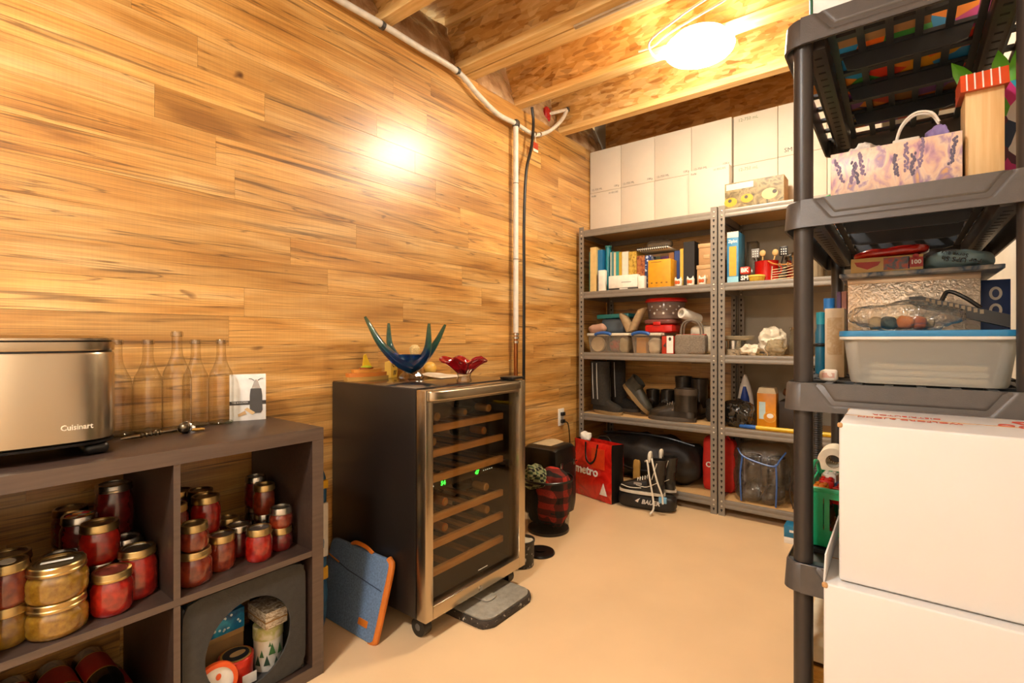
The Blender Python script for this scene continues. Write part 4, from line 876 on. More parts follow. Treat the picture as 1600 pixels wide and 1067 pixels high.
B(F).sup((0, 0, .048), (.175, .062, .048), 5, 9, .006, 14, 3).build('pouch_body', M('nylon_black', '#191511', .5), t)
text('BAUER', .036, M('print_white'), F @ Vector((.035, -.0655, .052)), F.to_3x3() @ Vector((1, 0, 0)), (0, 0, 1), t, ext=.003, width=.11, shear=.25, bold=.001)
patch([(-.016, 0), (.0, .012), (.016, .02), (.006, .004), (.002, -.008)], F @ Vector((-.042, -.0665, .053)), F.to_3x3() @ Vector((1, 0, 0)), (0, 0, 1), M('print_white'), t, 'emblem', th=.004)
for k, (dy, x_, lb) in enumerate(((-.050, -1.118, 'black ice skate with dangling white laces, front one of the pair'), (.064, -1.092, 'black ice skate leaning behind its twin on the pouch'))):
    s_ = boot('ice_skate', lb, 'ice skate', (x_, 3.0 + dy, .103), PI + .14 + .05 * k, .27, .215, m_sk, M('skate_holder', '#cfc6b4', .4), .038, .044, sole=.018, toe=.062, lean=-.018, laces=m_wl, group='pair of skates')
    F = Matrix.Translation((x_, 3.0 + dy, .103)) @ Matrix.Rotation(PI + .14 + .05 * k, 4, 'Z')
    sd = 1
    for ps in ([(.255, .036, .045), (.20, .041, .035), (.13, .041, .04)], [(.16, .041, .055), (.10, .041, .05), (.03, .042, .085)], [(.065, .043, .10), (.05, .044, .15), (.035, .043, .20)]):
        B(F).tube(bez(ps, 10), .0026, 6).build('white_trim', m_wl, s_)
    patch(rect(.05, .014), F @ Vector((.15, .0415, .065)), F.to_3x3() @ Vector((-1, 0, 0)), (0, 0, 1), M('print_silver'), s_, 'badge', th=.003)
    B(F).sup((.085, 0, .225), (.012, .030, .035), 3, 5, .003, 30, k, flat=False).build('tongue', m_wl, s_)
    if k == 0:
        B(F).tube(bez([(.11, .02, .20), (.09, .05, .205), (.075, .062, .12), (.05, .075, .0), (.045, .085, -.06), (.06, .10, -.088)], 24), .0055, 8).build('lace_end', m_wl, s_)
        B(F).tube(bez([(.07, .02, .22), (.055, .052, .19), (.03, .060, .10), (.0, .062, .02), (-.005, .065, -.03)], 20), .0055, 8).build('lace_end', m_wl, s_)
        B(F).box(-.025, .02, .045, .062, -.028, .008, .003).build('price_tag', M('tag_blue', '#6fa4c4', .5), s_)
t = thing('blue_carton', 'small blue carton on the floor by the plastic rack post', 'box', (-.42, 2.94, 0))
B().box(-.47, -.37, 2.90, 2.99, 0, .032, .001).build('carton_base', M('carton_white'), t)
B().box(-.47, -.37, 2.90, 2.99, .0322, .09, .001).build('carton_top', M('carton_blue', '#1f6f94', .5), t)
patch(rect(.05, .012), (-.42, 2.90, .065), FY, UP, M('print_white'), t, 'logo')
# ================================================================ METAL SHELVING
m_gs = M('shelf_grey', '#857d72', .42, .3, noise_=.03); m_hole = M('slot_dark', '#100e0c', .8); m_rv = M('rivet', '#c9c2b4', .3, .8)
m_pb = M('particle_board', '#c89f68', .75, noise_=.1, scale=180)
ZB = (.092, .523, .952, 1.380, 1.815); UY0, UY1 = 3.116, 3.585; HT = 1.838
tear = [(0, -.010), (.0028, -.004), (.0060, .003), (.0055, .0065), (.003, .009), (-.003, .009), (-.0055, .0065), (-.0060, .003), (-.0028, -.004)]
def shelving(x0, x1, label):
    t = thing('metal_shelving', label, 'shelving unit', ((x0 + x1) / 2, (UY0 + UY1) / 2, 0), 'grey metal shelving units')
    for px, sx in ((x0, 1), (x1, -1)):
        for py, sy in ((UY0, 1), (UY1, -1)):
            w = .037; th = .0022
            po = B().prism([(px, py), (px + sx * w, py), (px + sx * w, py + sy * th), (px + sx * th, py + sy * th), (px + sx * th, py + sy * w), (px, py + sy * w)], 'z', 0, HT).build('post', m_gs, t, smooth=0)
            b = B(); rv = B(); zz = .03; yy = py - .0003 * sy if sy > 0 else py - .0302 + .0
            fy = UY0 - .0004 if sy > 0 else UY1 - th - .0004
            while zz < HT - .02:
                near = min(abs(zz - (q - .022)) for q in ZB)
                if near > .034: b.ring([[Vector((px + sx * w * .5 + a, fy, zz + c_)) for a, c_ in tear], [Vector((px + sx * w * .5 + a, fy + .0003, zz + c_)) for a, c_ in tear]])
                zz += .0345
            b.build('slots', m_hole, po, smooth=0)
            for q in ZB:
                for dz in (-.008, -.036): rv.sph((px + sx * w * .5, fy, q + dz), (.006, .0025, .006), 8)
            rv.build('rivets', m_rv, po)
    for z in ZB:
        def beam(a0, a1, y0, y1, ax):
            # folded rail: two rounded ridges on its outer face
            pr = [(0, z - .048), (.006, z - .046), (.009, z - .036), (.005, z - .026), (.005, z - .022), (.009, z - .012), (.006, z - .001), (0, z + .0015), (-.006, z + .0015), (-.006, z - .048)]
            b = B()
            if ax == 'x':
                s_ = -1 if y0 < 3.3 else 1; yy = y0 + .008 if s_ < 0 else y0 - .008; b.prism([(yy + s_ * q, zz) for q, zz in pr], 'x', a0, a1)
            else: b.box(a0, a1, y0, y1, z - .048, z + .001)
            return b.build('rail', m_gs, t, smooth=40)
        beam(x0 + .037, x1 - .037, UY0 + .003, 0, 'x'); beam(x0 + .037, x1 - .037, UY1 - .003, 0, 'x')
        for xx in (x0 + .003, x1 - .014): beam(xx, xx + .011, UY0 + .036, UY1 - .036, 'y')
        B().box(x0 + .016, x1 - .016, UY0 + .017, UY1 - .017, z - .012, z - .0004).build('board', m_pb, t)
    return t
shelving(-1.802, -.861, 'grey metal shelving unit against the plank wall with boots and binders')
shelving(-.853, .088, 'grey metal shelving unit beside the first, with the red pot and iron')
# ---- white wine cartons on top
m_cw = M('carton_cream', '#d0c6b6', .6, noise_=.02, scale=6); m_ink = M('ink_grey', '#6d6a60', .6)
zb0 = ZB[4] + .002
for r_ in range(2):
    for c_ in range(7):
        xa = -1.832 + c_ * .2505 + (.006 if c_ >= 4 else 0); yf = 3.33 - (.055 if (r_ == 0 and c_ == 3) else 0) + (.0 if c_ < 4 else .015)
        z0 = zb0 + r_ * .316; z1 = z0 + (.3155 if r_ == 0 else .308)
        t = thing('wine_carton', 'plain white carton, %s row above the metal shelving%s' % (('lower', 'upper')[r_], (' in the plank wall corner', ', second from the plank wall', ', third from the plank wall', ', fourth from the plank wall', ', fifth from the plank wall', ', sixth from the plank wall', ', last before the side wall')[c_]), 'carton', (xa + .125, yf + .13, z0), 'white cartons on the metal shelving')
        B().box(xa, xa + .2485, yf, yf + .210, z0, z1 - .0005, .003).build('carton_body', m_cw, t)
        B().box(xa + .002, xa + .2465, yf + .129, yf + .133, z1 - .0008, z1 + .0002).build('tape_seam', M('seam_tan', '#b5a588', .6), t)
        dn = (-1, 0, 0); du = (0, 0, -1)
        if r_ == 1 and c_ < 4:
            text('12-750 ML', .020, m_ink, (xa + .058, yf - .0006, z0 + .022), FY, UP, t); text('10Kg', .020, m_ink, (xa + .215, yf - .0006, z0 + .022), FY, UP, t)
        elif r_ == 0 and c_ in (0, 3): text('Ref#', .019, m_ink, (xa + .032, yf - .0006, z1 - .024), FY, UP, t); text('10 05C/05', .018, m_ink, (xa + .19, yf - .0006, z1 - .022), FY, UP, t)
        elif c_ == 4: text('12-750 mL', .028, M('ink_green', '#7d9070', .6), (xa + .085, yf - .0006, z1 - .032), FY, UP, t, width=.11)
        elif r_ == 1 and c_ == 5: text('SM', .036, M('ink_dark', '#4a463e', .6), (xa + .055, yf - .0006, z0 + .032), FY, UP, t)
# ---- printed carton with round mugs on the front lip
t = thing('mug_carton', 'long printed carton picturing yellow bowls, on the shelving top', 'carton', (-.67, 3.21, zb0))
B().box(-.829, -.512, 3.165, 3.30, zb0, zb0 + .158, .001).build('carton_body', M('carton_kraft', '#b08a58', .7), t)
patch(rect(.315, .155, 0, .079), (-.6705, 3.165, zb0), FY, UP, BLOTCH('forest_print', ['#3a2f1e', '#6a5a3a', '#94835a', '#4a4428'], 22, .3), t, 'picture')
patch(rect(.15, .035, -.075, .134), (-.6705, 3.1648, zb0), FY, UP, M('print_sky', '#c9c4b4', .3), t, 'picture_banner')
for k, (x_, z_, w) in enumerate(((-.125, .045, .036), (-.035, .055, .034), (.085, .062, .042))):
    patch(oval(w, w * .75, x_, z_), (-.6705, 3.1645, zb0), FY, UP, M('print_mustard%d' % (k == 2), ('#d39b28', '#d8b878')[k == 2], .3), t, 'bowl_picture'); patch(oval(w * .3, w * .3, x_ - .004 + .03 * (k == 2), z_ + .008, 10), (-.6705, 3.1642, zb0), FY, UP, md, t, 'bowl_opening')

# ---- shelf 2 of the unit by the plank wall: books and boxes
z2 = ZB[3] + .0003
def book(x0, x1, top, col, label, y=3.19, d=.20, z=z2, mat=None, grp='books on the metal shelf', pages=True):
    t = thing('book', label, 'book', ((x0 + x1) / 2, y + d / 2, z), grp); x0 += .0006; x1 -= .0006
    mm = mat or M('cover_' + col.strip('#'), col, .45)
    B().box(x0, x1, y, y + .004, z, top, .0012, 1).build('spine', mm, t)
    for a in (x0, x1 - .002): B().box(a, a + .002, y + .004, y + d, z, top).build('cover', mm, t)
    B().box(x0 + .002, x1 - .002, y + .004, y + d - .004, z + .003, top - .003).build('pages', M('pages', '#d8cbb0', .8), t)
    return t
book(-1.762, -1.741, 1.672, '#4fa79c', 'thin mint green book nearest the plank wall on the book shelf')
book(-1.741, -1.694, 1.697, '#d9b878', 'thick cream yellow book beside the mint green one', y=3.165)
book(-1.694, -1.656, 1.678, '#1e6c9c', 'blue book between the cream one and the teal roll')
t = thing('teal_roll', 'teal roll of ringed plastic standing among the books', 'roll', (-1.633, 3.26, z2)); B().lathe([(0, 0), (.022, 0)] + [(.022 - .001 * (k % 2), .01 + k * .008) for k in range(38)] + [(.022, .320), (0, .320)], (-1.632, 3.235, z2), 20).build('roll_body', M('teal_plastic', '#1d7d8a', .25), t)
B().lathe([(.0225, .316), (.024, .317), (.024, .325), (0, .325)], (-1.632, 3.235, z2), 20).build('end_cap', M('cover_4fa79c'), t)
boxthing('white_packet', 'small upright white packet in front of the teal roll', 'packet', -1.667, -1.618, 3.150, 3.185, z2, 1.527, m_lbl)
for k, (x0, x1, top, col, lb) in enumerate(((-1.598, -1.584, 1.652, '#9aa79c', 'thin grey-green booklet next to the teal roll'), (-1.584, -1.570, 1.656, '#3a7a80', 'thin dark teal booklet behind the white carton'), (-1.570, -1.554, 1.648, '#cdbd98', 'thin beige booklet behind the white carton'), (-1.554, -1.531, 1.652, '#2d8a86', 'teal paperback behind the white carton'), (-1.531, -1.508, 1.646, '#b8952e', 'olive yellow paperback behind the white carton'), (-1.508, -1.462, 1.645, '#d9d0c0', 'thick off-white book with a plain spine'))):
    book(x0, x1, top, col, lb)
book(-1.460, -1.402, 1.640, '', 'thick gold patterned photo album', mat=BLOTCH('gold_floral', ['#5a4018', '#a8842c', '#c9a548', '#7a5a20'], 40, .4))
book(-1.400, -1.344, 1.606, '', 'rust brown patterned album beside the gold one', mat=BLOTCH('rust_floral', ['#3a1c10', '#8a4420', '#a86a38', '#54240f'], 40, .4))
book(-1.343, -1.302, 1.603, '', 'navy album with star specks behind the yellow carton', mat=CELLS('navy_stars', ['#1d3466', '#223c74', '#1d3466', '#b8c4d8'], 90))
for k, (x0, x1, top, col, lb) in enumerate(((-1.298, -1.262, 1.600, '#5d6a58', 'sage green book behind the yellow carton'), (-1.262, -1.210, 1.598, '#5a2f6a', 'purple book behind the yellow carton'), (-1.208, -1.172, 1.618, '#8a5a2c', 'brown book behind the yellow carton'), (-1.170, -1.122, 1.625, '#27417a', 'dark blue book behind the yellow carton'))): book(x0, x1, top, col, lb, y=3.26, d=.18)
book(-1.108, -1.080, 1.622, '#d3a93c', 'slim yellow ring file beside the black binder')
t = book(-1.078, -1.008, 1.658, '#1a1613', 'wide black binder next to the stacked kraft boxes', y=3.165, d=.26, grp='books on the metal shelf')
t = thing('spiral_calendar', 'spiral-bound calendar lying across the album tops', 'calendar', (-1.29, 3.27, 1.642))
B().box(-1.40, -1.185, 3.185, 3.40, 1.6415, 1.650, .001).build('pages', m_lbl, t)
for k in range(15):
    x_ = -1.393 + k * .0144; B().tube([(x_, 3.185 + .009 * math.cos(a), 1.646 + .011 * math.sin(a)) for a in [2 * PI * i / 10 for i in range(10)]], .0022, 6, closed=True).build('ring', m_blk, t)
t = thing('wrapped_roll', 'clear plastic wrapped roll resting on the spiral calendar', 'roll', (-1.28, 3.28, 1.651))
B().sup((-1.277, 3.285, 1.6815), (.088, .036, .030), 3, 9, .005, 26, 3).build('wrapping', GLASS('clear_wrap', '#e2d8c6', '#9a8f7c', .9, .12, .4, .35), t); B().cyl((-1.355, 3.285, 1.680), (-1.20, 3.285, 1.680), .016).build('core', M('core_tan', '#a8957a', .7), t)
t = thing('white_carton', 'low white carton with a black base stripe in front of the booklets', 'carton', (-1.475, 3.165, z2))
B().box(-1.580, -1.372, 3.134, 3.184, z2, 1.393, .001).build('base_stripe', M('print_dark'), t); B().box(-1.580, -1.372, 3.134, 3.184, 1.3932, 1.478, .002).build('carton_body', m_lbl, t)
patch(rect(.06, .006), (-1.47, 3.134, 1.387), FY, UP, M('print_white'), t, 'lettering_strip'); patch(rect(.07, .004), (-1.45, 3.134, 1.43), FY, UP, M('print_silver'), t, 'lettering_strip')
boxthing('white_sleeve', 'narrow white carton beside the black-striped one', 'carton', -1.368, -1.326, 3.137, 3.182, z2, 1.464, m_lbl)
t = thing('yellow_carton', 'bright yellow carton in the middle of the book shelf', 'carton', (-1.22, 3.19, z2)); B().box(-1.300, -1.150, 3.140, 3.252, z2, 1.560, .0015).build('carton_body', M('carton_yellow', '#d39418', .5), t)
for k in range(4): patch(rect(.012, .008, -.05 + k * .033, .03), (-1.225, 3.140, z2), FY, UP, M('ink_brown', '#7a5210', .6), t, 'symbol')
patch(rect(.07, .004, -.02, .165), (-1.225, 3.140, z2), FY, UP, M('ink_brown'), t, 'lettering_strip')
m_kb = M('kraft_box', '#b3895a', .6)
for k, (x0, z0, z1, lb) in enumerate(((-1.000, z2, 1.508, 'lower kraft keepsake box with a lid and label holder'), (-.990, 1.5085, 1.640, 'upper kraft keepsake box stacked beside the post'))):
    t = thing('keepsake_box', lb, 'box', (x0 + .04, 3.25, z0), 'kraft keepsake boxes'); B().box(x0, -.905, 3.19, 3.36, z0, z1 - .022, .001).build('box_body', m_kb, t); B().box(x0 - .003, -.902, 3.187, 3.363, z1 - .026, z1 - .001, .001).build('lid', M('kraft_lid', '#c09a6a', .6), t)
    B().box(x0 + .03, x0 + .065, 3.1875, 3.1895, z0 + .035, z0 + .06, .0005).build('label_holder', M('kraft_lid'), t)
for k, (x0, x1, lb) in enumerate(((-1.138, -1.074, 'beside the yellow carton'), (-1.056, -1.004, 'middle one of three'), (-.992, -.924, 'nearest the shelf post'))):
    t = thing('fox_figurine', 'tiny white and orange animal cup ornament, ' + lb, 'ornament', ((x0 + x1) / 2, 3.155, z2), 'animal ornaments on the book shelf')
    xm = (x0 + x1) / 2; B().lathe([(0, 0), (.020, 0), (.023, .006), (.024, .042), (.021, .044)], (xm, 3.158, z2), 18).build('cup', m_lbl, t)
    for s_ in (-1, 1): B().prism([(xm + s_ * .006, z2 + .042), (xm + s_ * .022, z2 + .042), (xm + s_ * .018, z2 + .060)], 'y', 3.150, 3.156).build('ear', m_lbl, t)
    B().sup((xm, 3.138, z2 + .024), (.016, .004, .014), 2.5, 4, flat=False).build('face_patch', M('fox_orange', '#c9551c', .5), t)
# ---- shelf 3: bins
z3 = ZB[2] + .0003
m_bin = GLASS('bin_plastic', '#efe8dc', '#c8bfae', .8, .12, .2, .22); m_rimw = M('bin_rim', '#cfc4ae', .4)
def bin_(x0, x1, top, hcol, label, y0=3.145, y1=3.46):
    t = thing('storage_bin', label, 'storage bin', ((x0 + x1) / 2, (y0 + y1) / 2, z3), 'see-through storage bins'); i = .012
    rs = [[Vector((x0 + i * k, y0 + i * k, z)), Vector((x1 - i * k, y0 + i * k, z)), Vector((x1 - i * k, y1 - i * k, z)), Vector((x0 + i * k, y1 - i * k, z))] for z, k in ((z3, 1.6), (top - .016, .6))]
    b = B(); b.ring(rs, cap=False); b.bm.faces.new([v for v in b.bm.verts][:4][::-1]); b.build('tub', m_bin, t)
    b = B(); b.box(x0, x1, y0, y0 + .012, top - .018, top, .003); b.box(x0, x1, y1 - .012, y1, top - .018, top, .003); b.box(x0, x0 + .012, y0 + .012, y1 - .012, top - .018, top, .003); b.box(x1 - .012, x1, y0 + .012, y1 - .012, top - .018, top, .003); b.build('rim', m_rimw, t)
    xm = (x0 + x1) / 2 - .03; B().tube(bez([(xm - .06, y0 - .004, top - .012), (xm - .045, y0 - .007, top - .003), (xm, y0 - .009, top + .003), (xm + .045, y0 - .007, top - .003), (xm + .06, y0 - .004, top - .012)], 14), .011, 8).build('handle', M('handle_' + hcol.strip('#'), hcol, .4), t)
    B().box(x0 + .004, x1 - .004, y0 + .004, y1 - .004, top - .004, top - .001).build('lid', m_bin, t)
    return t
bin_(-1.755, -1.438, 1.088, '#2a5aa0', 'see-through bin with a blue handle holding a round cream tin')
bin_(-1.428, -1.215, 1.088, '#2a5aa0', 'see-through bin with a blue handle full of yellow and white things')
tag(B(Matrix.Translation((-1.685, 3.185, z3 + .058)) @ Matrix.Rotation(PI / 2, 4, 'X')).lathe([(0, -.014), (.050, -.014), (.052, -.01), (.052, .01), (.050, .014), (0, .014)], (0, 0, 0), 28).build('round_tin', M('tin_cream2', '#d3bf98', .5)), 'round cream tin standing inside the bin', 'tin')
tag(B().sup((-1.50, 3.24, z3 + .056), (.042, .05, .055), 2.6, 8, .008, 20, 1).build('cloth_bundle', M('cloth_cream', '#c9b98e', .9)), 'cream cloth bundle inside the bin with the round tin', 'cloth')
tag(B().sup((-1.59, 3.30, z3 + .045), (.05, .07, .044), 2.6, 8, .01, 20, 4).build('red_beads', BLOTCH('bead_print', ['#6a5a48', '#a83a2a', '#8d7a60'], 40, .6)), 'brown and red knick-knacks inside the bin with the round tin', 'knick-knacks')
boxthing('yellow_pack', 'yellow pack inside the second storage bin', 'packet', -1.395, -1.330, 3.175, 3.23, z3 + .001, z3 + .105, M('carton_yellow'))
tag(B().sup((-1.275, 3.21, z3 + .051), (.045, .04, .05), 2.8, 8, .008, 20, 7).build('white_cloth', M('cloth_white', '#dccfb8', .9)), 'white cloth bundle inside the second storage bin', 'cloth')
t = thing('gift_bag', 'small red and white gift bag with a penguin between bin and grey tote', 'gift bag', (-1.172, 3.18, z3)); B().box(-1.2105, -1.135, 3.150, 3.20, z3, 1.066, .001).build('bag_body', M('gift_red', '#b5321c', .5), t)
patch(rect(.042, .11, .014, .06), (-1.172, 3.15, z3), FY, UP, M('print_white'), t, 'penguin_print'); patch(oval(.009, .012, .014, .095), (-1.172, 3.1495, z3), FY, UP, md, t, 'penguin_head'); patch([(-.03, .05), (-.012, .075), (-.012, .04)], (-1.172, 3.1495, z3), FY, UP, md, t, 'penguin_wing')
t = thing('grey_tote', 'grey woven tote bag with two looped handles', 'tote bag', (-1.035, 3.18, z3)); B().sup((-1.034, 3.185, z3 + .062), (.094, .04, .062), 9, 9, .004, 9, 3).build('bag_body', BLOTCH('tweed_grey', ['#5c5348', '#85796a', '#6d6356', '#948877'], 70, .9), t)
B().box(-1.125, -.945, 3.165, 3.205, z3 + .118, z3 + .1255, .002).build('red_lining', M('gift_red'), t)
for y_ in (3.158, 3.21): B().tube(bez([(-1.092, y_, z3 + .10), (-1.088, y_, z3 + .165), (-1.07, y_, z3 + .20), (-1.03, y_, z3 + .212), (-.99, y_, z3 + .20), (-.972, y_, z3 + .165), (-.968, y_, z3 + .10)], 22), .006, 8).build('handle', M('tweed_handle', '#6f6254', .7), t)
zt_ = 1.0885
t = thing('lidded_box', 'blue-grey plastic box with a teal lid on the first bin', 'container', (-1.60, 3.33, zt_)); B().sup((-1.605, 3.335, zt_ + .052), (.090, .10, .052), 8, 5).build('box_body', GLASS('bluegrey_plastic', '#c0c8cc', '#74808a', .7, .12, .3, .5), t); B(RZ((-1.6, 3.335, zt_ + .10), -.03, 'Y')).box(-1.72, -1.475, 3.225, 3.445, zt_ + .1055, zt_ + .135, .006).build('lid', M('lid_teal', '#1c7f80', .35), t)
tag(B().sup((-1.690, 3.183, zt_ + .034), (.070, .035, .034), 2.4, 9, .012, 18, 6).build('pink_cloth', M('pink_cloth', '#b58a72', .8)), 'crumpled pink bag on the first storage bin', 'bag')
m_kp = M('kraft_paper', '#a08560', .8, noise_=.1, scale=40)
t = thing('paper_bag', 'folded brown paper bag rolled open at the top, across both bins', 'paper bag', (-1.44, 3.2, zt_))
B().ring([ring_e((x_, 3.215, z_), (1, 0, 0), (0, 1, 0), ru, .035, 3, 16) for x_, z_, ru in ((-1.455, zt_ + .005, .026), (-1.475, zt_ + .06, .033), (-1.505, zt_ + .115, .028), (-1.520, zt_ + .135, .006))]).build('left_fold', m_kp, t)
B().ring([ring_e((x_, 3.20, z_), (1, 0, .3), (0, 1, 0), ru, .035, 2.6, 16) for x_, z_, ru in ((-1.435, zt_ + .014, .03), (-1.415, zt_ + .06, .033), (-1.385, zt_ + .12, .032), (-1.362, zt_ + .160, .030), (-1.366, zt_ + .157, .022), (-1.39, zt_ + .11, .02))]).build('right_fold', m_kp, t)
t = thing('cake_box', 'red plastic box with a clear pink lid on the second bin', 'container', (-1.24, 3.29, zt_)); B().sup((-1.255, 3.295, zt_ + .028), (.098, .10, .028), 8, 5).build('box_body', M('box_red', '#c01a12', .3), t); B().sup((-1.255, 3.295, zt_ + .073), (.104, .106, .0168), 6, 5).build('lid', GLASS('pink_clear', '#e0b8ac', '#b06a60', .8, .1, .4, .35), t)
B().box(-1.285, -1.235, 3.186, 3.193, zt_ + .05, zt_ + .072, .003).build('clasp', M('box_red'), t)
zr = zt_ + .0905; t = thing('round_tub', 'round clear tub with snowflakes and a red lid, topmost of its pile', 'container', (-1.245, 3.31, zr))
B().lathe([(0, 0), (.108, 0), (.114, .004), (.126, .118), (.125, .12)], (-1.245, 3.315, zr), 36, cap=False).build('tub', GLASS('tub_clear', '#e6dad0', '#b09c90', .8, .1, .2, .30), t)
B().lathe([(.127, .112), (.135, .114), (.137, .124), (.130, .137), (0, .139), (0, .13), (.127, .122)], (-1.245, 3.315, zr), 36, cap=False).build('lid', M('box_red'), t)
for k in range(11):
    a = -2.2 + k * .17; r_ = .121 + .0012; zz = .06 + .026 * math.sin(k * 2.1); rad = .0065 + .004 * ((k * 7) % 3) / 2
    F = (-1.245 + r_ * math.cos(a), 3.315 + r_ * math.sin(a), zr + zz)
    patch([(rad * (1 if i % 2 else .45) * math.cos(i * PI / 6), rad * (1 if i % 2 else .45) * math.sin(i * PI / 6)) for i in range(12)], F, (-math.sin(a), math.cos(a), 0), UP, M('snow_white', '#e6e0d6', .5), t, 'snowflake', th=.001)
t = thing('paper_roll', 'roll of white wrapping paper with its open end outward, above the tote', 'roll', (-1.07, 3.25, z3 + .2))
F = Matrix.Translation((-1.098, 3.190, z3 + .262)) @ Matrix(((.88, 0, .40, 0), (-.42, -.2, .86, 0), (.08, -.98, -.24, 0), (0, 0, 0, 1)))
B(F).lathe([(.020, 0), (.033, 0), (.034, .002), (.034, .16), (.020, .16), (.019, .002)], (0, 0, 0), 24, cap=False).build('paper', m_lbl, t); B(F).lathe([(.0185, .003), (.0195, .003), (.0195, .16), (.0185, .16)], (0, 0, 0), 20, cap=False).build('core', M('core_tan'), t); B(F).lathe([(0, .04), (.0185, .04), (.0185, .05), (0, .05)], (0, 0, 0), 16).build('core_plug', M('core_brown', '#6d4c1c', .8), t)
tag(B().sup((-.995, 3.345, z3 + .09), (.078, .075, .09), 7, 8, .008, 16, 2).build('folded_towels', M('towel_white', '#ddd2bb', .95, bump=.4, scale=120)), 'pile of folded white towels behind the grey tote', 'towels')
# ---- shelf 4: boots
z4 = ZB[1] + .0003
m_bt = M('boot_leather', '#30281f', .3, noise_=.25, scale=20, bump=.15); m_bo = M('boot_olive', '#3b372b', .5, noise_=.25, scale=25, bump=.2); m_sl = M('boot_sole', '#4a3f33', .7); m_sl2 = M('sole_tan', '#8a6f46', .7, bump=.5, scale=60)
m_fab = M('boot_fabric', '#292219', .85, noise_=.2, scale=80)
boot('tall_boot', 'tall dark winter boot with pale piping, one nearest the plank wall', 'boot', (-1.735, 3.235, z4), -.25, .235, .365, m_fab, m_sl2, .044, .062, group='pair of tall boots', strips=M('piping_grey', '#a8a39a', .5), toe=.066)
boot('tall_boot', 'tall dark winter boot with pale piping behind the tilted shoe', 'boot', (-1.705, 3.42, z4), -.1, .235, .365, m_fab, m_sl, .044, .060, group='pair of tall boots', strips=M('piping_grey'), toe=.066)
boot('hiking_shoe', 'olive hiking shoe tipped up so its tan sole shows', 'shoe', (-1.525, 3.255, z4 + .200), -.02, .255, .11, m_bo, m_sl2, .043, .05, pitch=.80, roll=0, sole=.026, toe=.05)
boot('laced_shoe', 'black laced shoe standing behind the tipped hiking shoe', 'shoe', (-1.415, 3.545, z4), -1.5, .22, .16, m_bt, m_sl, .042, .05, group='pair of black laced shoes', laces=M('lace_black', '#6a6055', .6), toe=.06)
boot('laced_shoe', 'black laced shoe between its twin and the ankle boot', 'shoe', (-1.302, 3.545, z4), -1.57, .22, .165, m_bt, m_sl, .042, .05, group='pair of black laced shoes', laces=M('lace_black'), toe=.06)
boot('ankle_boot', 'brown-black leather ankle boot lying in front with its toe to the shoe', 'boot', (-1.015, 3.200, z4), PI + .02, .295, .205, m_bt, m_sl, .048, .060, sole=.026, toe=.072, cuff=M('boot_cuff', '#4a3e32', .4), laces=M('lace_black'))
boot('black_boot', 'black boot with a high cuff behind the ankle boot', 'boot', (-1.187, 3.535, z4), -PI / 2, .24, .26, m_bt, m_sl, .046, .055, group='pair of black boots', cuff=m_bt)
boot('black_boot', 'black boot with a high cuff close to the middle post', 'boot', (-1.075, 3.535, z4), -PI / 2, .24, .25, m_bt, m_sl, .046, .055, group='pair of black boots', cuff=m_bt)
tag(B().sup((-.945, 3.33, z4 + .075), (.036, .07, .075), 2.6, 8, .01, 16, 3).build('felt_slipper', m_fab), 'dark felt slipper wedged beside the middle post', 'slipper')
# ---- bottom shelf: duffel, red bag
z5 = ZB[0] + .0003
t = thing('duffel_bag', 'large black duffel bag on the lowest shelf', 'duffel bag', (-1.36, 3.34, z5)); B().sup((-1.375, 3.34, z5 + .145), (.385, .165, .145), 3.0, 20, .030, 8, 5).build('bag_body', M('duffel_black', '#211c17', .6, noise_=.15, scale=12, bump=.6, bscale=14), t, smooth=60)
B().tube(bez([(-1.70, 3.30, z5 + .28), (-1.5, 3.27, z5 + .302), (-1.25, 3.27, z5 + .30), (-1.05, 3.30, z5 + .26)], 20), .008, 8).build('zip', m_blk, t); B().tube(bez([(-1.55, 3.185, z5 + .19), (-1.50, 3.17, z5 + .10), (-1.36, 3.165, z5 + .08), (-1.22, 3.17, z5 + .11), (-1.17, 3.185, z5 + .19)], 20), .009, 8, flat=.4).build('strap', m_blk, t)
t = thing('kraft_packet', 'crumpled tan paper packet propped against the duffel', 'packet', (-1.385, 3.143, z5)); B().sup((-1.385, 3.158, z5 + .076), (.022, .012, .075), 6, 6, .004, 30, 3).build('packet_body', M('kraft_gold', '#b5863a', .6), t)
t = thing('red_bag', 'bright red fabric bag with white letters behind the middle posts', 'bag', (-.87, 3.30, z5)); B().sup((-.895, 3.32, z5 + .168), (.096, .05, .165), 7, 10, .010, 8, 2).build('bag_body', M('fabric_red', '#c4210f', .7, noise_=.08), t)
text('oo', .075, M('print_white'), (-.930, 3.266, z5 + .17), FY, UP, t, ext=.005)
B().tube(bez([(-.92, 3.30, z5 + .32), (-.905, 3.295, z5 + .355), (-.86, 3.295, z5 + .362), (-.83, 3.30, z5 + .32)], 14), .006, 8).build('handle', M('fabric_red'), t)
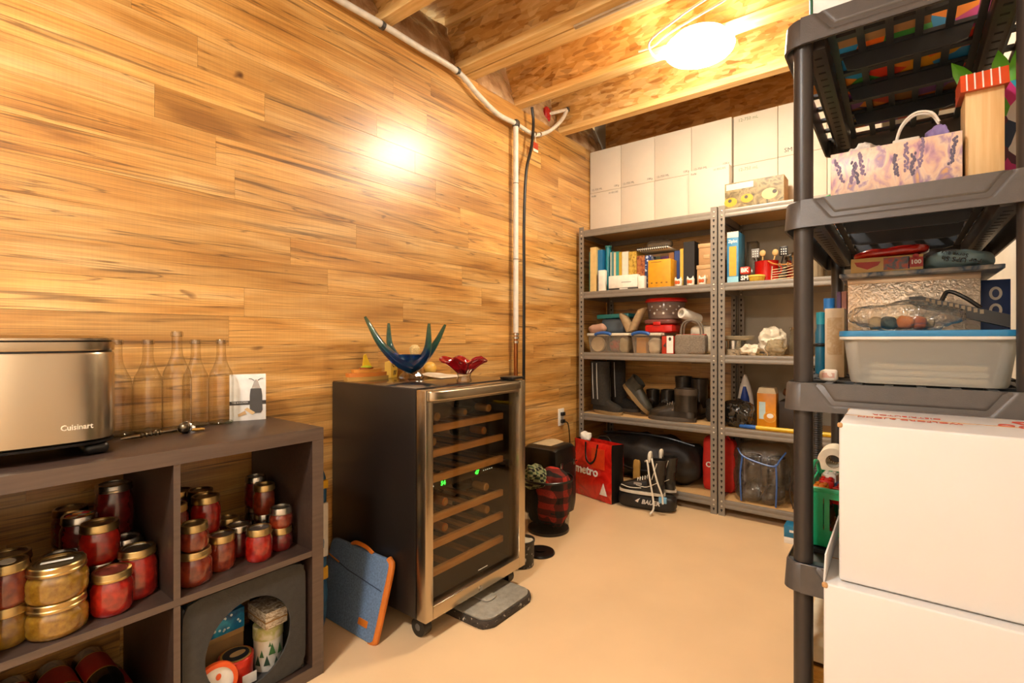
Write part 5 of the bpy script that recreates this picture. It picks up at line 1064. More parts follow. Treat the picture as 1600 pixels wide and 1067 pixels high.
# ================================================================ SECOND METAL UNIT: CONTENTS
# kitchen shelf
t = thing('bag_carton', 'tall blue and white freezer bag carton beside the middle post', 'carton', (-.77, 3.2, z2))
B().box(-.812, -.748, 3.150, 3.30, z2, 1.682, .0015).build('carton_body', M('carton_sky', '#3d86b0', .4), t)
for pz, w, h, c_, nm in ((.285, .062, .034, '#e0d6c4', 'top_panel'), (.128, .040, .175, '#d9a02c', 'picture_panel'), (.018, .062, .036, '#8cc4d8', 'bottom_panel')): patch(rect(w, h, 0, pz), (-.78, 3.15, z2), FY, UP, M('zb_' + nm, c_, .4), t, nm)
text('Ziploc', .026, M('print_white'), (-.78, 3.1488, z2 + .245), FY, UP, t, width=.052, bold=.0006)
t = thing('clear_vase', 'clear plastic sleeve box behind the freezer bag carton', 'container', (-.715, 3.36, z2)); B().box(-.745, -.685, 3.33, 3.40, z2, 1.645, .002).build('sleeve', GLASS('sleeve_clear', '#d8d2c6', '#8d8678', .8, .06, .3, .15), t); B().box(-.744, -.686, 3.331, 3.399, z2, z2 + .01).build('base', m_blk, t)
for k, (zz, c_, lb) in enumerate(((z2, '#1c1a18', 'black and white snack bar packet at the bottom of its stack'), (z2 + .0455, '#c23a22', 'red and white snack bar packet on top of the black one'))):
    t = thing('snack_packet', lb, 'packet', (-.715, 3.17, zz), 'snack packets'); B().sup((-.715, 3.172, zz + .0225), (.026, .022, .0225), 8, 4).build('wrapper', M('snack_%d' % k, c_, .35), t); text('BK' if k else 'SM', .034, M('print_white'), (-.715, 3.1495, zz + .023), FY, UP, t, ext=.002, bold=.001)
m_en = M('enamel_red', '#b8150d', .2, coat=.5)
t = thing('red_pot', 'red enamel pot holding kitchen utensils', 'pot', (-.615, 3.27, z2))
B().lathe([(0, 0), (.060, 0), (.064, .004), (.064, .122), (.066, .126), (.062, .126), (.060, .006), (0, .004)], (-.622, 3.275, z2), 30, cap=False).build('pot_body', m_en, t)
B().tube(bez([(-.562, 3.26, z2 + .10), (-.545, 3.25, z2 + .095), (-.540, 3.25, z2 + .06), (-.562, 3.26, z2 + .045)], 12), .005, 8).build('handle', m_en, t)
for k, (nm, lb, x_, lean, m_, hd) in enumerate((('wooden_spoon', 'pale wooden spoon in the red pot, shorter one', -.63, -.01, M('spoon_wood', '#cda566', .6), 's'), ('wooden_spoon', 'pale wooden spoon in the red pot, leaning forward', -.605, .03, M('spoon_wood'), 's'), ('slotted_turner', 'speckled slotted turner in the red pot', -.655, -.03, M('speckle_grey', '#77706a', .4), 'f'), ('black_skimmer', 'black skimmer with white dots in the red pot', -.585, .05, m_blk, 'f'))):
    t = thing(nm, lb, 'utensil', (x_, 3.275, z2 + .008)); tx = x_ + lean; zt2 = z2 + .165
    B().tube([(x_ + .01 * (k - 1.5), 3.275 + .004 * k, z2 + .0085), (tx, 3.262 + .012 * k, zt2)], .004, 8).build('shaft', m_, t)
    (B().sph((tx, 3.26 + .012 * k, zt2 + .010), (.017, .006, .020), 14) if hd == 's' else B().box(tx - .022, tx + .022, 3.258 + .012 * k, 3.262 + .012 * k, zt2 - .01, zt2 + .045, .002)).build('head', m_, t)
    if hd == 'f':
        for i in range(3):
            for j in range(3): patch(oval(.0035, .0035, -.012 + i * .012, j * .014, 8), (tx, 3.2575 + .012 * k, zt2), FY, UP, M('print_white'), t, 'dot')
t = thing('yellow_dish', 'shallow round yellow dish in front of the red pot', 'dish', (-.64, 3.165, z2)); B().lathe([(0, 0), (.034, 0), (.042, .012), (.046, .035), (.043, .037), (.037, .014), (0, .006)], (-.655, 3.172, z2), 28, cap=False).build('dish_body', M('dish_yellow', '#d8b23c', .4), t); B().lathe([(.0445, .026), (.0475, .028), (.0475, .032), (.0455, .034)], (-.655, 3.172, z2), 28, cap=False).build('rim', M('dish_rim', '#e2c45c', .4), t)
m_pc = STEEL('pot_steel', '#b5ab9a', .22)
t = thing('pressure_cooker', 'polished steel cooking pot with a domed lid beside the plastic rack', 'pot', (-.43, 3.32, z2)); B().lathe([(0, 0), (.098, 0), (.105, .008), (.105, .135), (0, .135)], (-.425, 3.32, z2), 36).build('pot_body', m_pc, t); B().lathe([(.108, .133), (.109, .143), (.09, .162), (.04, .178), (0, .180)], (-.425, 3.32, z2), 36, cap=False).build('lid', m_pc, t); B().lathe([(0, .178), (.014, .180), (.018, .195), (.010, .205), (0, .206)], (-.425, 3.32, z2), 16).build('knob', m_blk, t)
t = thing('wire_rack', 'small folded wire rack with hooks leaning by the cooking pot', 'rack', (-.53, 3.17, z2))
for k in range(5): B().tube(bez([(-.575, 3.150 + k * .004, z2 + .004 + k * .014), (-.52, 3.152 + k * .004, z2 + .006 + k * .015), (-.455, 3.155 + k * .004, z2 + .010 + k * .018)], 8), .0025, 6).build('wire', m_mir, t)
for x_ in (-.574, -.456): B().tube([(x_, 3.150, z2 + .0028), (x_, 3.172, z2 + .082)], .003, 6).build('upright', m_mir, t)
for x_ in (-.535, -.495): B().tube([(x_ + .009 * math.cos(a), 3.172, z2 + .088 + .009 * math.sin(a)) for a in [2 * PI * i / 14 for i in range(14)]], .002, 6, closed=True).build('hook', m_mir, t)
tag(B().tube(bez([(-.60, 3.205, z2 + .118), (-.565, 3.17, z2 + .095), (-.53, 3.19, z2 + .09), (-.48, 3.20, z2 + .09)], 14), .004, 8).build('orange_ladle_handle', M('ladle_orange', '#c9803a', .4)), 'thin orange ladle handle over the pot rim', 'utensil')
# shelf 3: tins, plates, plastic bags, jar
for k, (zz, r_, h_, m_, lb) in enumerate(((z3, .046, .046, BLOTCH('tin_lace', ['#6a5c4a', '#a3937a', '#4a4034'], 60, .4), 'patterned round cake tin under the plates'), (z3 + .0465, .046, .040, M('silver_lid'), 'plain steel round tin between patterned tin and plates'))):
    t = thing('round_tin', lb, 'tin', (-.787, 3.215, zz), 'stacked tins'); B().lathe([(0, 0), (r_, 0), (r_, h_ - .008), (0, h_ - .008)], (-.790, 3.22, zz), 28).build('tin_body', m_, t); B().lathe([(0, h_ - .009), (r_ + .002, h_ - .009), (r_ + .002, h_ - .001), (0, h_ - .0005)], (-.790, 3.22, zz), 28).build('lid', M('silver_lid'), t)
for k in range(3):
    zz = z3 + .087 + k * .0075; tag(B().lathe([(0, 0), (.045, 0), (.080, .008), (.084, .011), (.078, .012), (.044, .005), (0, .005)], (-.765, 3.24, zz), 32, cap=False).build('plate', M('plate_cream', '#d6cab2', .3)), ('cream plate at the bottom of the stack on the tins', 'cream plate in the middle of the stack on the tins', 'cream plate on top of the stack on the tins')[k], 'plate', 'stacked plates')
m_film = M('white_film', '#ddd2bd', .3, noise_=.06, scale=20, coat=.5)
tag(B().sup((-.690, 3.175, z3 + .032), (.052, .034, .032), 2.6, 12, .014, 24, 2, ridge=True).build('plastic_bag', m_film), 'flattened white plastic bag at the front of the tin shelf', 'plastic bag', 'crumpled white plastic bags')
tag(B().sup((-.590, 3.275, z3 + .082), (.072, .055, .080), 2.5, 14, .018, 17, 5, ridge=True).build('plastic_bag', m_film), 'large puffed white plastic bag in the middle of the tin shelf', 'plastic bag', 'crumpled white plastic bags')
tag(B().sup((-.555, 3.170, z3 + .046), (.052, .032, .044), 2.5, 12, .014, 26, 9, ridge=True).build('plastic_bag', GLASS('bag_clear', '#e9e1d0', '#b3a88e', .9, .08, .3, .35)), 'half clear crumpled plastic bag before the glass jar', 'plastic bag', 'crumpled white plastic bags')
boxthing('chocolate_bar', 'flat brown and gold chocolate bar at the shelf edge', 'chocolate bar', -.652, -.575, 3.137, 3.1395, z3 + .0003, z3 + .012, BLOTCH('bar_print', ['#3a2412', '#8a6a2c', '#2a1a0e', '#b8954c'], 70, .4), bev=.0005)
t = thing('preserving_jar', 'stacked clear glass jar with ribbed rings beside the plastic bags', 'jar', (-.46, 3.24, z3)); B().lathe([(0, 0), (.040, 0), (.044, .006), (.044, .09), (.038, .10), (.040, .108), (.036, .116), (.040, .124), (.036, .132), (.040, .14), (.038, .15)], (-.455, 3.24, z3), 26, cap=False).build('jar_body', GLASS('jar_clear', '#eee8da', '#b0a88e', .95, .05, .2, .12), t); B().lathe([(0, .15), (.042, .15), (.042, .162), (0, .163)], (-.455, 3.24, z3), 26).build('lid', M('silver_lid'), t)
# shelf 4: iron, black bag, bulb carton, pole
tag(B().sup((-.760, 3.20, z4 + .082), (.085, .058, .08), 2.6, 14, .020, 16, 4, ridge=True).build('rubbish_bag', M('film_black', '#15120f', .22, coat=.6)), 'crumpled glossy black bag in front of the iron', 'bag')
t = thing('steam_iron', 'white and blue steam iron standing on its heel', 'iron', (-.755, 3.36, z4))
F = Matrix.Translation((-.755, 3.36, z4))
def iron_ring(z, k, y): return [Vector((.052 * k * math.cos(a) , y + .022 * math.sin(a), z)) for a in [2 * PI * i / 20 for i in range(20)]]
B(F).ring([iron_ring(0.0, 1.0, -.005), iron_ring(.06, 1.0, -.005), iron_ring(.15, .9, -.008), iron_ring(.23, .62, -.012), iron_ring(.29, .22, -.015), iron_ring(.306, .05, -.016)]).build('soleplate', M('iron_white', '#cfc6b8', .3), t)
B(F).ring([[Vector((p.x * .62, p.y * .9 - .016, p.z * .88 + .012)) for p in iron_ring(z, k, -.008)] for z, k in ((0, 1), (.08, 1), (.17, .8), (.25, .3))]).build('water_tank', M('iron_blue', '#27418a', .25), t)
B(F).tube(bez([(0, .03, .03), (0, .075, .06), (0, .08, .14), (0, .03, .20)], 14), .013, 10).build('handle', M('iron_white'), t)
t = thing('bulb_carton', 'bright orange light bulb carton with a cut corner', 'carton', (-.61, 3.27, z4))
B().box(-.666, -.565, 3.235, 3.315, z4, z4 + .205, .001).build('carton_body', M('carton_orange', '#d98a12', .4), t)
B().prism([(-.666, z4 + .2052), (-.565, z4 + .2052), (-.575, z4 + .238), (-.655, z4 + .238)], 'y', 3.236, 3.314).build('top_flap', M('flap_cream', '#d8c8a4', .5), t)
patch(rect(.034, .10, -.022, .105), (-.6155, 3.235, z4), FY, UP, M('print_ice', '#b8d0d4', .4), t, 'bulb_picture'); patch(oval(.034, .032, .018, .068), (-.6155, 3.2345, z4), FY, UP, M('print_amber', '#e0a840', .4), t, 'seal_ring'); patch(oval(.030, .028, .018, .068), (-.6155, 3.234, z4), FY, UP, M('carton_orange'), t, 'seal'); patch(oval(.018, .014, .020, .076), (-.6155, 3.2335, z4), FY, UP, M('print_white'), t, 'seal_mark')
boxthing('dark_carton', 'dark brown carton beside the orange bulb carton', 'carton', -.550, -.430, 3.245, 3.40, z4, z4 + .165, M('carton_dark', '#2a201a', .5))
tag(B(RZ((-.49, 3.32, z4 + .19), .25, 'Y')).sup((-.49, 3.32, z4 + .205), (.055, .05, .024), 3, 8, .008, 22, 3).build('brown_pouch', M('pouch_brown', '#5a3218', .5)), 'brown pouch slumped on the dark carton', 'pouch')
t = thing('broom_pole', 'yellow pole with a blue grip lying along the shelf front', 'pole', (-.4, 3.155, z4)); B().cyl((-.66, 3.158, z4 + .013), (.03, 3.158, z4 + .013), .012).build('pole_tube', M('pole_yellow', '#d9b31c', .35), t); B().tube([(-.745, 3.158, z4 + .013), (-.735, 3.158, z4 + .013), (-.655, 3.158, z4 + .013)], [.008, .0125, .0125], 14).build('grip', M('grip_blue', '#1d56a0', .35), t)
# bottom: clear bag with boots, blue seams, cords
t = thing('vinyl_bag', 'clear vinyl bag with blue piping holding winter boots', 'bag', (-.64, 3.25, z5 + .002))
VX0, VX1, VY0, VY1, VZ = -.782, -.500, 3.150, 3.42, z5 + .335
B().sup(((VX0 + VX1) / 2, (VY0 + VY1) / 2, z5 + .168), ((VX1 - VX0) / 2, (VY1 - VY0) / 2, .166), 6, 14, .012, 14, 6).build('vinyl', GLASS('vinyl_clear', '#f6f3ec', '#d0c8b8', 2.2, .06, .15, .02, bump=.9, bscale=16), t, smooth=70)
m_pb2 = M('piping_blue', '#3f62a0', .35)
for ps in ([(VX0 + .05, VY0 - .006, z5 + .01), (VX0 + .045, VY0 - .008, z5 + .16), (VX0 + .055, VY0 - .004, z5 + .27)], [(VX1 - .05, VY0 - .006, z5 + .006), (VX1 - .045, VY0 - .01, z5 + .14), (VX1 - .05, VY0 - .006, z5 + .25)], [(VX0 + .025, VY0 + .02, z5 + .31), (VX0 + .055, VY0 - .004, z5 + .275), (VX0 + .12, VY0 - .010, z5 + .252), (VX1 - .06, VY0 - .010, z5 + .236), (VX1 - .03, VY0 - .004, z5 + .275), (VX1 - .005, VY0 + .03, z5 + .315)]):
    B().tube(bez(ps, 20), .0045, 8).build('piping', m_pb2, t)
boot('snow_boot', 'dark boot inside the clear vinyl bag, nearer the middle post', 'boot', (-.715, 3.385, z5 + .004), -PI / 2 + .1, .20, .24, m_bt, m_sl, .046, .056, group='boots in the vinyl bag', toe=.065)
boot('snow_boot', 'dark boot inside the clear vinyl bag, nearer the cords', 'boot', (-.575, 3.385, z5 + .004), -PI / 2 - .1, .20, .24, m_bt, m_sl, .046, .056, group='boots in the vinyl bag', toe=.065)
m_cord = M('cord_brown', '#3d3026', .5)
for k, ps in enumerate(([(-.455, 3.150, z5 + .004), (-.45, 3.13, .25), (-.435, 3.10, .40), (-.415, 3.085, .55), (-.40, 3.105, .70)], [(-.47, 3.19, z5 + .004), (-.485, 3.17, .20), (-.455, 3.13, .34), (-.41, 3.095, .43), (-.385, 3.10, .52), (-.37, 3.105, .62)], [(-.44, 3.22, z5 + .004), (-.475, 3.18, .22), (-.44, 3.15, .28), (-.40, 3.14, .33), (-.36, 3.15, z5 + .006)])):
    tag(B().tube(bez(ps, 30), .004, 7).build('electric_cord', m_cord), ('brown cord rising highest from the lowest shelf to the plastic rack', 'brown cord kinked at shelf height beside the vinyl bag', 'brown cord looped low on the bottom shelf beside the vinyl bag')[k], 'cord', 'loose cords')
boxthing('grey_carton', 'grey carton behind the cords on the bottom shelf', 'carton', -.435, -.30, 3.25, 3.42, z5, z5 + .17, M('carton_grey', '#8d8678', .6))
# ================================================================ PLASTIC RACK
m_rk = M('rack_grey', '#4e4843', .42, noise_=.04, scale=50, bump=.08, bscale=400); m_rk2 = M('rack_dark', '#30353a', .4, noise_=.06); m_po = M('rack_post', '#332e2b', .38, noise_=.04)
RX0, RX1, RY0, RY1 = -.220, .240, 1.360, 2.276; ZP = (.085, .516, .946, 1.378, 1.810); RH = .066
rk = thing('plastic_rack', 'dark grey plastic five-tier rack with round posts by the side wall', 'shelving unit', ((RX0 + RX1) / 2, (RY0 + RY1) / 2, 0))
def outl(k, r=.035, n=6): return [((RX0 + RX1) / 2 + x, (RY0 + RY1) / 2 + y) for x, y in rr((RX1 - RX0) - 2 * k, (RY1 - RY0) - 2 * k, r, n)]
GR = [(-.150, .0), (-.120, -.044), (.140, -.044), (.172, .0)]
def dseg(x, z):
    best = 9
    for (a, b_), (c_, d_) in zip(GR[:-1], GR[1:]):
        vx_, vz_ = c_ - a, d_ - b_; u = max(0, min(1, ((x - a) * vx_ + (z - b_) * vz_) / (vx_ ** 2 + vz_ ** 2))); best = min(best, math.hypot(x - a - u * vx_, z - b_ - u * vz_))
    return best
rim_me = None
for iz, z in enumerate(ZP):
    lv = ((.004, 0), (0, -.006), (-.004, -RH), (.001, -RH), (.006, -.012), (.006, -.004))
    b = B(); b.ring([[Vector((x, y, z + dz)) for x, y in outl(k)] for k, dz in lv], closed=True)
    sh = b.build('shelf_rim', m_rk, rk, smooth=40)
    # pressed front face with its trapezoid channel
    b = B(); b.sheet(lambda u, v: (RX0 + .035 + (RX1 - RX0 - .07) * u, RY0 - .0065 * (1 - v) - .0008 + .006 * max(0, 1 - dseg(RX0 + .035 + (RX1 - RX0 - .07) * u, -RH * (1 - v)) / .008), z - RH * (1 - v)), 90, 22); b.build('front_face', m_rk, sh, smooth=60)
    # deck lattice: bars both ways with a row of openings between
    b = B(); nx, ny = 7, 8; w_ = (RX1 - RX0 - .06) / nx; h_ = (RY1 - RY0 - .06) / ny
    for i in range(nx + 1): x = RX0 + .03 + i * w_; b.box(x - .008, x + .008, RY0 + .006, RY1 - .006, z - .012, z - .0015)
    for j in range(ny + 1): y = RY0 + .03 + j * h_; b.box(RX0 + .006, RX1 - .006, y - .011, y + .011, z - .011, z - .002)
    b.build('deck', m_rk2, sh, smooth=0)
    for j in (2, 4, 6):
        y = RY0 + .03 + j * h_; q = [(RX0 + .10, z - .012), (RX0 + .11, z - .045), (RX0 + .13, z - .050), (RX1 - .13, z - .050), (RX1 - .11, z - .045), (RX1 - .10, z - .012)]
        B().prism(q, 'y', y - .004, y + .004).build('cross_rib', m_rk2, sh, smooth=0)
    for x in (RX0 + .060, RX1 - .060):
        bm_ = B(); bm_.box(x - .020, x + .020, RY0 + .055, RY1 - .055, z - .062, z - .0125, .006, 2); sb = bm_.build('support_beam', m_po, sh)
        b = B()
        for k in range(18): y = RY0 + .10 + k * .042; b.box(x - .008, x + .008, y - .004, y + .004, z - .0625, z - .0618)
        b.build('beam_slots', m_hole, sh, smooth=0)['kind'] = 'stuff'
for x in (RX0 + .037, RX1 - .037):
    for y in (RY0 + .028, RY1 - .037):
        for a, b_ in zip((0,) + ZP[:-1], ZP): B().lathe([(.0205, a + .0005 if a else 0), (.021, a + .01), (.021, b_ - .012)], (x, y, 0), 22).build('post', m_po, rk)
# ---- what stands on the rack: top tier
zq = ZP[4] + .0006
t = thing('white_tub', 'white carton with a green corner strip on the top tier of the rack', 'carton', (-.06, 1.48, zq)); B().box(-.165, .06, 1.40, 1.57, zq + .002, zq + .14, .003).build('carton_body', M('carton_white'), t); B().box(-.1655, .0605, 1.3995, 1.5705, zq, zq + .0019).build('kraft_base', M('kraft_box'), t); B().box(-.172, -.1658, 1.40, 1.57, zq, zq + .14, .002).build('green_strip', M('strip_green', '#1c5a3a', .4), t)
m_toy = CELLS('toy_print', ['#ff7a1c', '#2f9ee0', '#f0401c', '#ffb41c', '#3f9a44', '#ff9a2c', '#d8509a', '#3aa8e8'], 16, .35, (1, 1, 1))
boxthing('game_carton', 'multicoloured toy carton showing through the top tier openings', 'carton', -.17, .19, 1.60, 1.88, zq, zq + .09, m_toy); boxthing('puzzle_carton', 'second multicoloured carton further back on the top tier', 'carton', -.17, .17, 1.90, 2.20, zq, zq + .08, CELLS('toy_print2', ['#d87a2c', '#8a5a2c', '#b8402c', '#c9a04c', '#3a3a5a', '#7a4a8a'], 15, .4))
# second tier: lavender box, house, patterned bag
zq = ZP[3] + .0006
m_lav = BLOTCH('lavender_print', ['#6d5878', '#b08a9c', '#d3b098', '#dcc0a8', '#9a7f9c', '#cfa070'], 26, .35, stretch=(1.4, 1, .8))
t = thing('lavender_box', 'open printed box with lavender flowers on the second rack tier', 'box', (-.012, 1.47, zq)); lw = .004
B().box(-.128, .104, 1.395, 1.399, zq, zq + .104, .001).build('front_wall', m_lav, t); B().box(-.128, .104, 1.556, 1.560, zq, zq + .104, .001).build('back_wall', m_lav, t)
for a in (-.128, .100): B().box(a, a + .004, 1.399, 1.556, zq, zq + .104).build('side_wall', m_lav, t)
B().box(-.124, .100, 1.399, 1.556, zq, zq + .003).build('bottom', m_lav, t)
rl = random.Random(11)
for k in range(9):
    bx_ = (-.105, -.075, -.065, -.005, .012, .022, .034, .085, -.09)[k]; bt = .012 + rl.random() * .02; ht = rl.uniform(.04, .062)
    b = B()
    for i in range(24):
        zz = bt + ht * i / 23; o_ = (rl.uniform(-.0035, .0035)); b.sph((bx_ + o_ + (.012 * (k - 4) / 4) * i / 23, 1.3946, zq + zz + .015), (.0026, .0007, .0034), 6)
    b.build('lavender_spike', M('lav_dark%d' % (k % 2), ('#7d6a86', '#5d5468')[k % 2], .6), t)
tag(B().sup((-.068, 1.478, zq + .074), (.042, .052, .062), 2.2, 14, .016, 22, 3, ridge=True).build('white_tissue', M('tissue_white', '#d6cdc2', .7)), 'white tissue paper peeking from the lavender box', 'tissue paper')
tag(B().sup((.069, 1.478, zq + .086), (.024, .045, .060), 2.6, 16, .013, 30, 6, ridge=True).build('purple_tissue', M('tissue_purple', '#8674a8', .6)), 'crumpled purple tissue paper in the lavender box', 'tissue paper')
t = thing('paper_gift_bag', 'white paper gift bag with rope handles inside the lavender box', 'gift bag', (.012, 1.48, zq + .004)); B().box(-.012, .036, 1.42, 1.54, zq + .0035, zq + .118, .003).build('bag_body', M('bag_paper', '#d2cabb', .6), t)
for dy in (1.445, 1.462): B().tube(bez([(-.008, dy, zq + .112), (.004, dy, zq + .155), (.028, dy, zq + .178), (.056, dy, zq + .172), (.070, dy, zq + .148)], 20), .0026, 8).build('rope_handle', M('rope_white', '#e2dccf', .6), t)
t = thing('toy_house', 'pale pine block house with an orange shingled roof', 'toy house', (.142, 1.50, zq)); m_pine = GRAIN('pale_pine', '#d3a86c', '#e2bf88', (40, 40, 2), .55)
B().box(.110, .170, 1.42, 1.52, zq + .012, zq + .190, .001).build('house_body', m_pine, t); B().box(.106, .172, 1.417, 1.523, zq, zq + .0115, .001).build('orange_base', M('house_orange', '#cf4a1c', .4), t)
rf = B(); rf.prism([(1.406, zq + .186), (1.530, zq + .200), (1.530, zq + .240), (1.420, zq + .226)], 'x', .102, .176); rfo = rf.build('roof', M('house_orange'), t, smooth=0)
for k in range(5): x_ = .112 + k * .0125; B().prism([(1.4055, zq + .187), (1.4065, zq + .187), (1.4205, zq + .2265), (1.4195, zq + .2268)], 'x', x_ - .0012, x_ + .0012).build('shingle_line', M('print_white'), rfo, smooth=0)
m_dia = CELLS('diamond_print', ['#e8e0d4', '#cf2a7a', '#1f3550', '#2aa0b4', '#5a2438', '#5fae2a', '#e0d8cc'], 24, .5, (1, 1, .75))
t = thing('harlequin_bag', 'tall gift bag with coloured diamonds and lime green ribbon leaves', 'gift bag', (.195, 1.62, zq)); B().box(.130, .228, 1.56, 1.64, zq, zq + .245, .002).build('bag_body', m_dia, t)
for k, (x_, ln, a) in enumerate(((.150, .11, -.5), (.190, .10, -.1), (.205, .12, .2))): B(RZ((x_, 1.60, zq + .24), a, 'Y')).ring([[Vector((x_ + w_ * s_, 1.60 + .004 * t2, zq + .235 + ln * u)) for s_, t2 in ((-1, 0), (0, 1), (1, 0), (0, -1))] for u, w_ in ((0, .008), (.35, .02), (.75, .013), (1, .001))]).build('ribbon_leaf', M('ribbon_lime', '#5fae22', .4), t)
t = thing('sunflower_box', 'small light blue box with a sunflower and green lid behind the lavender box', 'box', (-.175, 2.02, zq)); B().box(-.205, -.10, 1.99, 2.10, zq, zq + .13, .001).build('box_body', M('box_sky', '#7fa6b8', .5), t); B().sup((-.152, 2.045, zq + .146), (.055, .057, .0155), 4, 5).build('lid', M('lid_green', '#2a9a4a', .4), t)
patch(oval(.034, .034, .02, .065), (-.17, 1.99, zq), FY, UP, M('sun_orange', '#d8831a', .5), t, 'petals'); patch(oval(.014, .014, .02, .065), (-.17, 1.9895, zq), FY, UP, M('sun_brown', '#4a2410', .6), t, 'flower_centre')
# third tier: clear bin with blue lid, bag of bits, boxes behind
zq = ZP[2] + .0006
t = thing('clear_bin', 'wide clear plastic bin with a blue rimmed lid on the third rack tier', 'storage bin', (.05, 1.56, zq)); q0, q1, y0, y1 = -.108, .196, 1.412, 1.70
b = B(); b.ring([[Vector((x, y, z)) for x, y in [((q0 + q1) / 2 + a, (y0 + y1) / 2 + c_) for a, c_ in rr((q1 - q0) - k, (y1 - y0) - k, .03, 5)]] for z, k in ((zq, .034), (zq + .006, .028), (zq + .098, .006), (zq + .100, .0), (zq + .104, .0))], cap=False)
b.build('tub', GLASS('bin_frost', '#ece8de', '#d6d2c6', .7, .18, .2, .5), t, smooth=50)
b = B(); b.ring([[Vector((x, y, zq)) for x, y in [((q0 + q1) / 2 + a, (y0 + y1) / 2 + c_) for a, c_ in rr((q1 - q0) - .04, (y1 - y0) - .04, .03, 5)]] for zq in (ZP[2] + .001, ZP[2] + .003)]); b.build('tub_floor', M('bin_floor', '#b5ae9c', .5), t)
def rrz(k, z): return [Vector(((q0 + q1) / 2 + a, (y0 + y1) / 2 + c_, z)) for a, c_ in rr((q1 - q0) - k, (y1 - y0) - k, .032, 5)]
B().ring([rrz(-.004, zq + .100), rrz(-.012, zq + .102), rrz(-.012, zq + .108)], cap=False).build('lid_skirt', M('lid_white', '#d9d4c8', .35), t)
B().ring([rrz(-.012, zq + .1082), rrz(-.014, zq + .110), rrz(-.012, zq + .121), rrz(.01, zq + .122), rrz(.02, zq + .117), rrz(.05, zq + .1165)]).build('lid', M('lid_blue', '#2d7eae', .3), t)
for k in range(3): tag(B().box(-.055, .150, 1.45, 1.66, zq + .004 + k * .014, zq + .0165 + k * .014, .004).build('folded_paper', M('paper_stack%d' % k, ('#cfc6b0', '#d8d2c2', '#c4b898')[k], .7)), 'pale folded papers %s inside the clear bin' % ('at the bottom', 'in the middle', 'on top')[k], 'papers', 'papers in the clear bin')
zl = zq + .1225
t = thing('zip_bag', 'clear plastic bag of small craft bits slumped on the blue lid', 'plastic bag', (.0, 1.53, zl))
B().sup((.012, 1.54, zl + .034), (.112, .075, .034), 2.5, 16, .014, 13, 4, ridge=True).build('film', GLASS('film_clear', '#f8f5ee', '#dcd4c6', 2.0, .06, .12, .05, bump=.9, bscale=22), t, smooth=70)
for k, (x_, y_, r_, c_) in enumerate(((-.02, 1.52, .017, '#1f332c'), (.012, 1.51, .015, '#c0702c'), (.036, 1.52, .014, '#a8592c'), (.055, 1.55, .014, '#8a7a5a'), (.0, 1.56, .016, '#c9b48a'), (-.045, 1.55, .018, '#b0966a'))): B().sup((x_, y_, zl + .017 + .002), (r_, r_, .016), 2.6, 5, .004, 40, k).build('craft_bit', M('bit%d' % k, c_, .6), t)
t = thing('tool_strap', 'long black plastic tool strap with a notched edge and buckle', 'strap', (.12, 1.60, zl))
c0 = Vector((.02, 1.672, zl + .082)); c1 = Vector((.205, 1.655, zl + .022)); dv = c1 - c0
b = B(); b.ring([[c0 + dv * u + Vector((0, sy * .018, sz * .010 * (1.5 if u > .1 else .7))) for sy, sz in ((-1, -1), (1, -1), (1, 1), (-1, 1))] for u in (0, .12, .5, .85, 1)]); b.build('strap_body', m_blk, t)
for k in range(10): p = c0 + dv * (.2 + .06 * k) + Vector((0, -.0185, .007)); B().box(p.x - .0035, p.x + .0035, p.y - .001, p.y + .001, p.z - .004, p.z + .006).build('notch', M('strap_tan', '#8a7658', .5), t)
B().tube(bez([c0 + dv * .35 + Vector((0, 0, .016)), c0 + dv * .42 + Vector((0, 0, .042)), c0 + dv * .58 + Vector((0, -.004, .035)), c0 + dv * .74 + Vector((0, 0, .018))], 14), .005, 8).build('buckle', m_blk, t)
def SILVER():
    mm, t, b = nt('silver_foil'); L = t.links.new; tc = N(t, 'ShaderNodeTexCoord'); n2 = N(t, 'ShaderNodeTexNoise', i_Scale=70.0, i_Detail=3.0, i_Distortion=1.5); L(tc.outputs['Object'], n2.inputs['Vector'])
    b.inputs['Base Color'].default_value = hx('#e2d6c6'); b.inputs['Metallic'].default_value = .6; b.inputs['Roughness'].default_value = .22
    bp = N(t, 'ShaderNodeBump', i_Strength=.5, i_Distance=.006); L(n2.outputs[0], bp.inputs['Height']); L(bp.outputs[0], b.inputs['Normal']); return mm
t = thing('foil_box', 'large box wrapped in crinkled silver foil paper behind the clear bin', 'box', (.02, 1.86, zq)); B().box(-.118, .165, 1.745, 1.985, zq, 1.221, .002).build('box_body', SILVER(), t); B().box(-.1185, .1655, 1.7445, 1.9855, 1.205, 1.2215, .001).build('lid_edge', M('foil_edge', '#b9a48c', .3, .7), t)
zk = 1.222
boxthing('board_game', 'flat blue-grey board game box lying on the silver foil box', 'box', -.135, .205, 1.70, 2.02, zk, zk + .011, BLOTCH('game_edge', ['#7a94a0', '#b8b0a4', '#2a4a68', '#c9bda8'], 14, .4))
zk += .0113
t = thing('jigsaw_box', 'tan jigsaw puzzle box marked 100 on the board game', 'puzzle box', (-.02, 1.78, zk)); B().box(-.108, .050, 1.705, 1.86, zk, zk + .040, .001).build('box_body', M('jigsaw_tan', '#c9a868', .5), t)
patch([(-.030, .006), (.030, .004), (.024, -.006), (0, -.016), (-.024, -.006)], (-.070, 1.705, zk + .024), FY, UP, M('emblem_red', '#a8281c', .4), t, 'emblem'); patch(rect(.056, .033), (-.006, 1.705, zk + .020), FY, UP, BLOTCH('picture_dark', ['#2a3038', '#5a5f68', '#b5451c', '#3a4a70'], 60, .4), t, 'picture')
